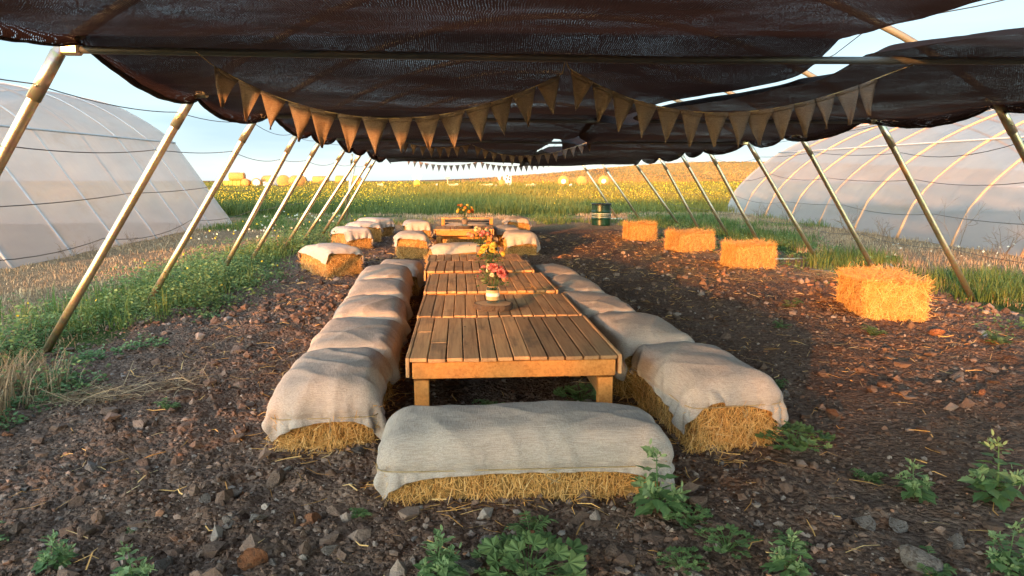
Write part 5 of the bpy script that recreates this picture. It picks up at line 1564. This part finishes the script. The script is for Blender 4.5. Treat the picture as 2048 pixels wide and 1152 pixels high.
rabbit(-444, Yf, .42, 'reddish hay roll with two white ears beside the yellow block', 'round_bale_hay', 2)
roll('round_bale', -424, Yf, .45, .9, R(15), 'hay roll with white face between the yellow block and the white one', face=.8, seed=3)
roll('round_bale', -398, Yf + 1, .60, 1.6, R(50), 'long hay roll with a white face, behind the white box', face=.9, seed=4)
x = -397 / 1420. * Yf; a = Acc(); box(a, (0, 0, .25), (.8, .5, .6), .03); tag(a.build('white_box', M['white_paint'], None, False, (x, Yf - 1, gz(x, Yf - 1))), 'white box in front of the white faced long hay roll', 'box')
roll('round_bale', -372, Yf - 3, .62, 1.2, R(20), 'big hay roll left of the pair under the white ears', seed=5)
roll('round_bale', -347, Yf - 6, .62, 1.3, R(30), 'big hay roll nearest the camera in the far left cluster', seed=6)
rabbit(-338, Yf + 2, .58, 'big hay roll with tall white ears behind the nearest roll', seed=7, eh=1.1)
rabbit(-231, Yf + 4, .58, 'lone hay roll with white ears right of the left leg row', seed=8)
roll('round_bale', -262, Yf + 25, .6, 1.2, R(80), 'distant hay roll between the slanting left legs', seed=9)
roll('round_bale', -300, Yf + 30, .6, 2.2, R(85), 'long distant row of hay low on the horizon at left', seed=10)
rabbit(-113, Yf, .36, 'yellow hay figure with two white ears in the middle of the field', 'yellow_paint', 11, .7)
for (px, r, face, lab) in ((177, .60, .42, 'hay roll with a white target disc, left of the pair at right'), (213, .58, None, 'plain hay roll between the two with white discs'), (257, .60, .42, 'hay roll with a white target disc behind the right legs')):
    roll('round_bale', px, Yf, r, 1.1, R(-10), lab, face=face, seed=px)
# white spotted board and its ear
x = 66.5 / 1420. * Yf; o = empty('spotted_board', (x, Yf, gz(x, Yf))); tag(o, 'tall white board with black spots standing in the middle of the field', 'board')
a = Acc(); box(a, (0, 0, .68), (.66, .12, 1.36), .01); a.build('panel', M['white_paint'], o)
for (sx, sz) in ((-.12, 1.12), (.16, 1.0), (.12, .72), (.02, .28), (-.2, .8)):
    a = Acc(); t = np.arange(16) * 2 * math.pi / 16; V = np.stack([sx + .09 * np.cos(t), np.full(16, -.064), sz + .11 * np.sin(t)], 1); V2 = V + [0, .02, 0]
    a.add(np.concatenate([V, V2]), [[k, (k + 1) % 16, 16 + (k + 1) % 16, 16 + k] for k in range(16)], [[0, k + 1, k] for k in range(1, 15)]); a.build('spot', M['black_paint'], o)
rabbit(54, Yf + 1, .38, 'small hay figure with white ears just left of the spotted board', seed=12, eh=.8)
def small(px, Y, w, h, mat, name, lab, cat, lift=0, d=.3):
    x = px / 1420. * Y; a = Acc(); box(a, (0, 0, h / 2 + lift), (w, d, h), .02)
    box(a, (w * .3, 0, h + lift + .03), (w * .25, d * .8, .08), .01)
    tag(a.build(name, M[mat], None, False, (x, Y, gz(x, Y))), lab, cat)
small(-185, Yf, .6, .34, 'far_tan', 'hay_block', 'pale hay block low in the field left of the middle figure', 'hay block')
small(-42, Yf, 1.1, .30, 'far_tan', 'hay_block', 'long low hay block beside the wooden signpost', 'hay block')
small(25, Yf, 1.3, .26, 'far_tan', 'hay_block', 'long low hay block left of the spotted board', 'hay block')
small(110, Yf, .9, .3, 'far_tan', 'hay_block', 'small hay block right of the spotted board', 'hay block')
small(-75, Yf - 4, .2, .35, 'white_paint', 'white_marker', 'small white marker between the middle figure and the signpost', 'marker')
small(43, Yf - 4, .2, .3, 'white_paint', 'white_marker', 'small white marker just left of the spotted board', 'marker')
small(120, Yf - 4, .22, .32, 'white_paint', 'white_marker', 'small white marker right of the spotted board', 'marker')
small(190, Yf - 4, .3, .3, 'white_paint', 'white_marker', 'small white marker before the left target roll', 'marker')
x = -53 / 1420. * Yf; o = empty('signpost', (x, Yf, gz(x, Yf))); tag(o, 'thin wooden signpost with a small crossboard in the middle field', 'signpost')
a = Acc(); box(a, (0, 0, .45), (.07, .07, 1.0), .01); a.build('post', M['far_tan'], o)
a = Acc(); box(a, (0, -.06, .92), (.5, .04, .14), .01); a.build('board', M['far_tan'], o)

# ================================================================== UNSEEN HEDGE ADDED BEHIND THE CAMERA (shaped to shade the near ground)
rs = RS(99); n = 26000
x = rs.uniform(-30, 14, n); y = -13.5 + rs.normal(0, .7, n)
top = 2.42 + .6 * sstep(-11.5, -10.6, x) * (1 - sstep(-8.9, -8.2, x)) + .9 * (1 - sstep(-16.6, -15.8, x)) + .55 * (vnoise(x * .45, x * 0, 7) - .45) + .25 * (vnoise(x * 1.4, x * 0, 8) - .5)
z = rs.rand(n) ** .8 * top
D = rs.normal(size=(n, 3)); a = Acc(); stamp(a, LEAF_T * [1.8, 1, 1], LEAF_F, np.stack([x, y, z + base_h(x, y)], 1), D, rs.normal(size=(n, 3)), rs.uniform(.16, .34, n), rs.rand(n))
tag(a.build('shade_hedge', M['weed_leaf']), 'unseen ragged green leaf screen added behind the viewpoint to shade the near ground', 'shade_hedge', kind='stuff')
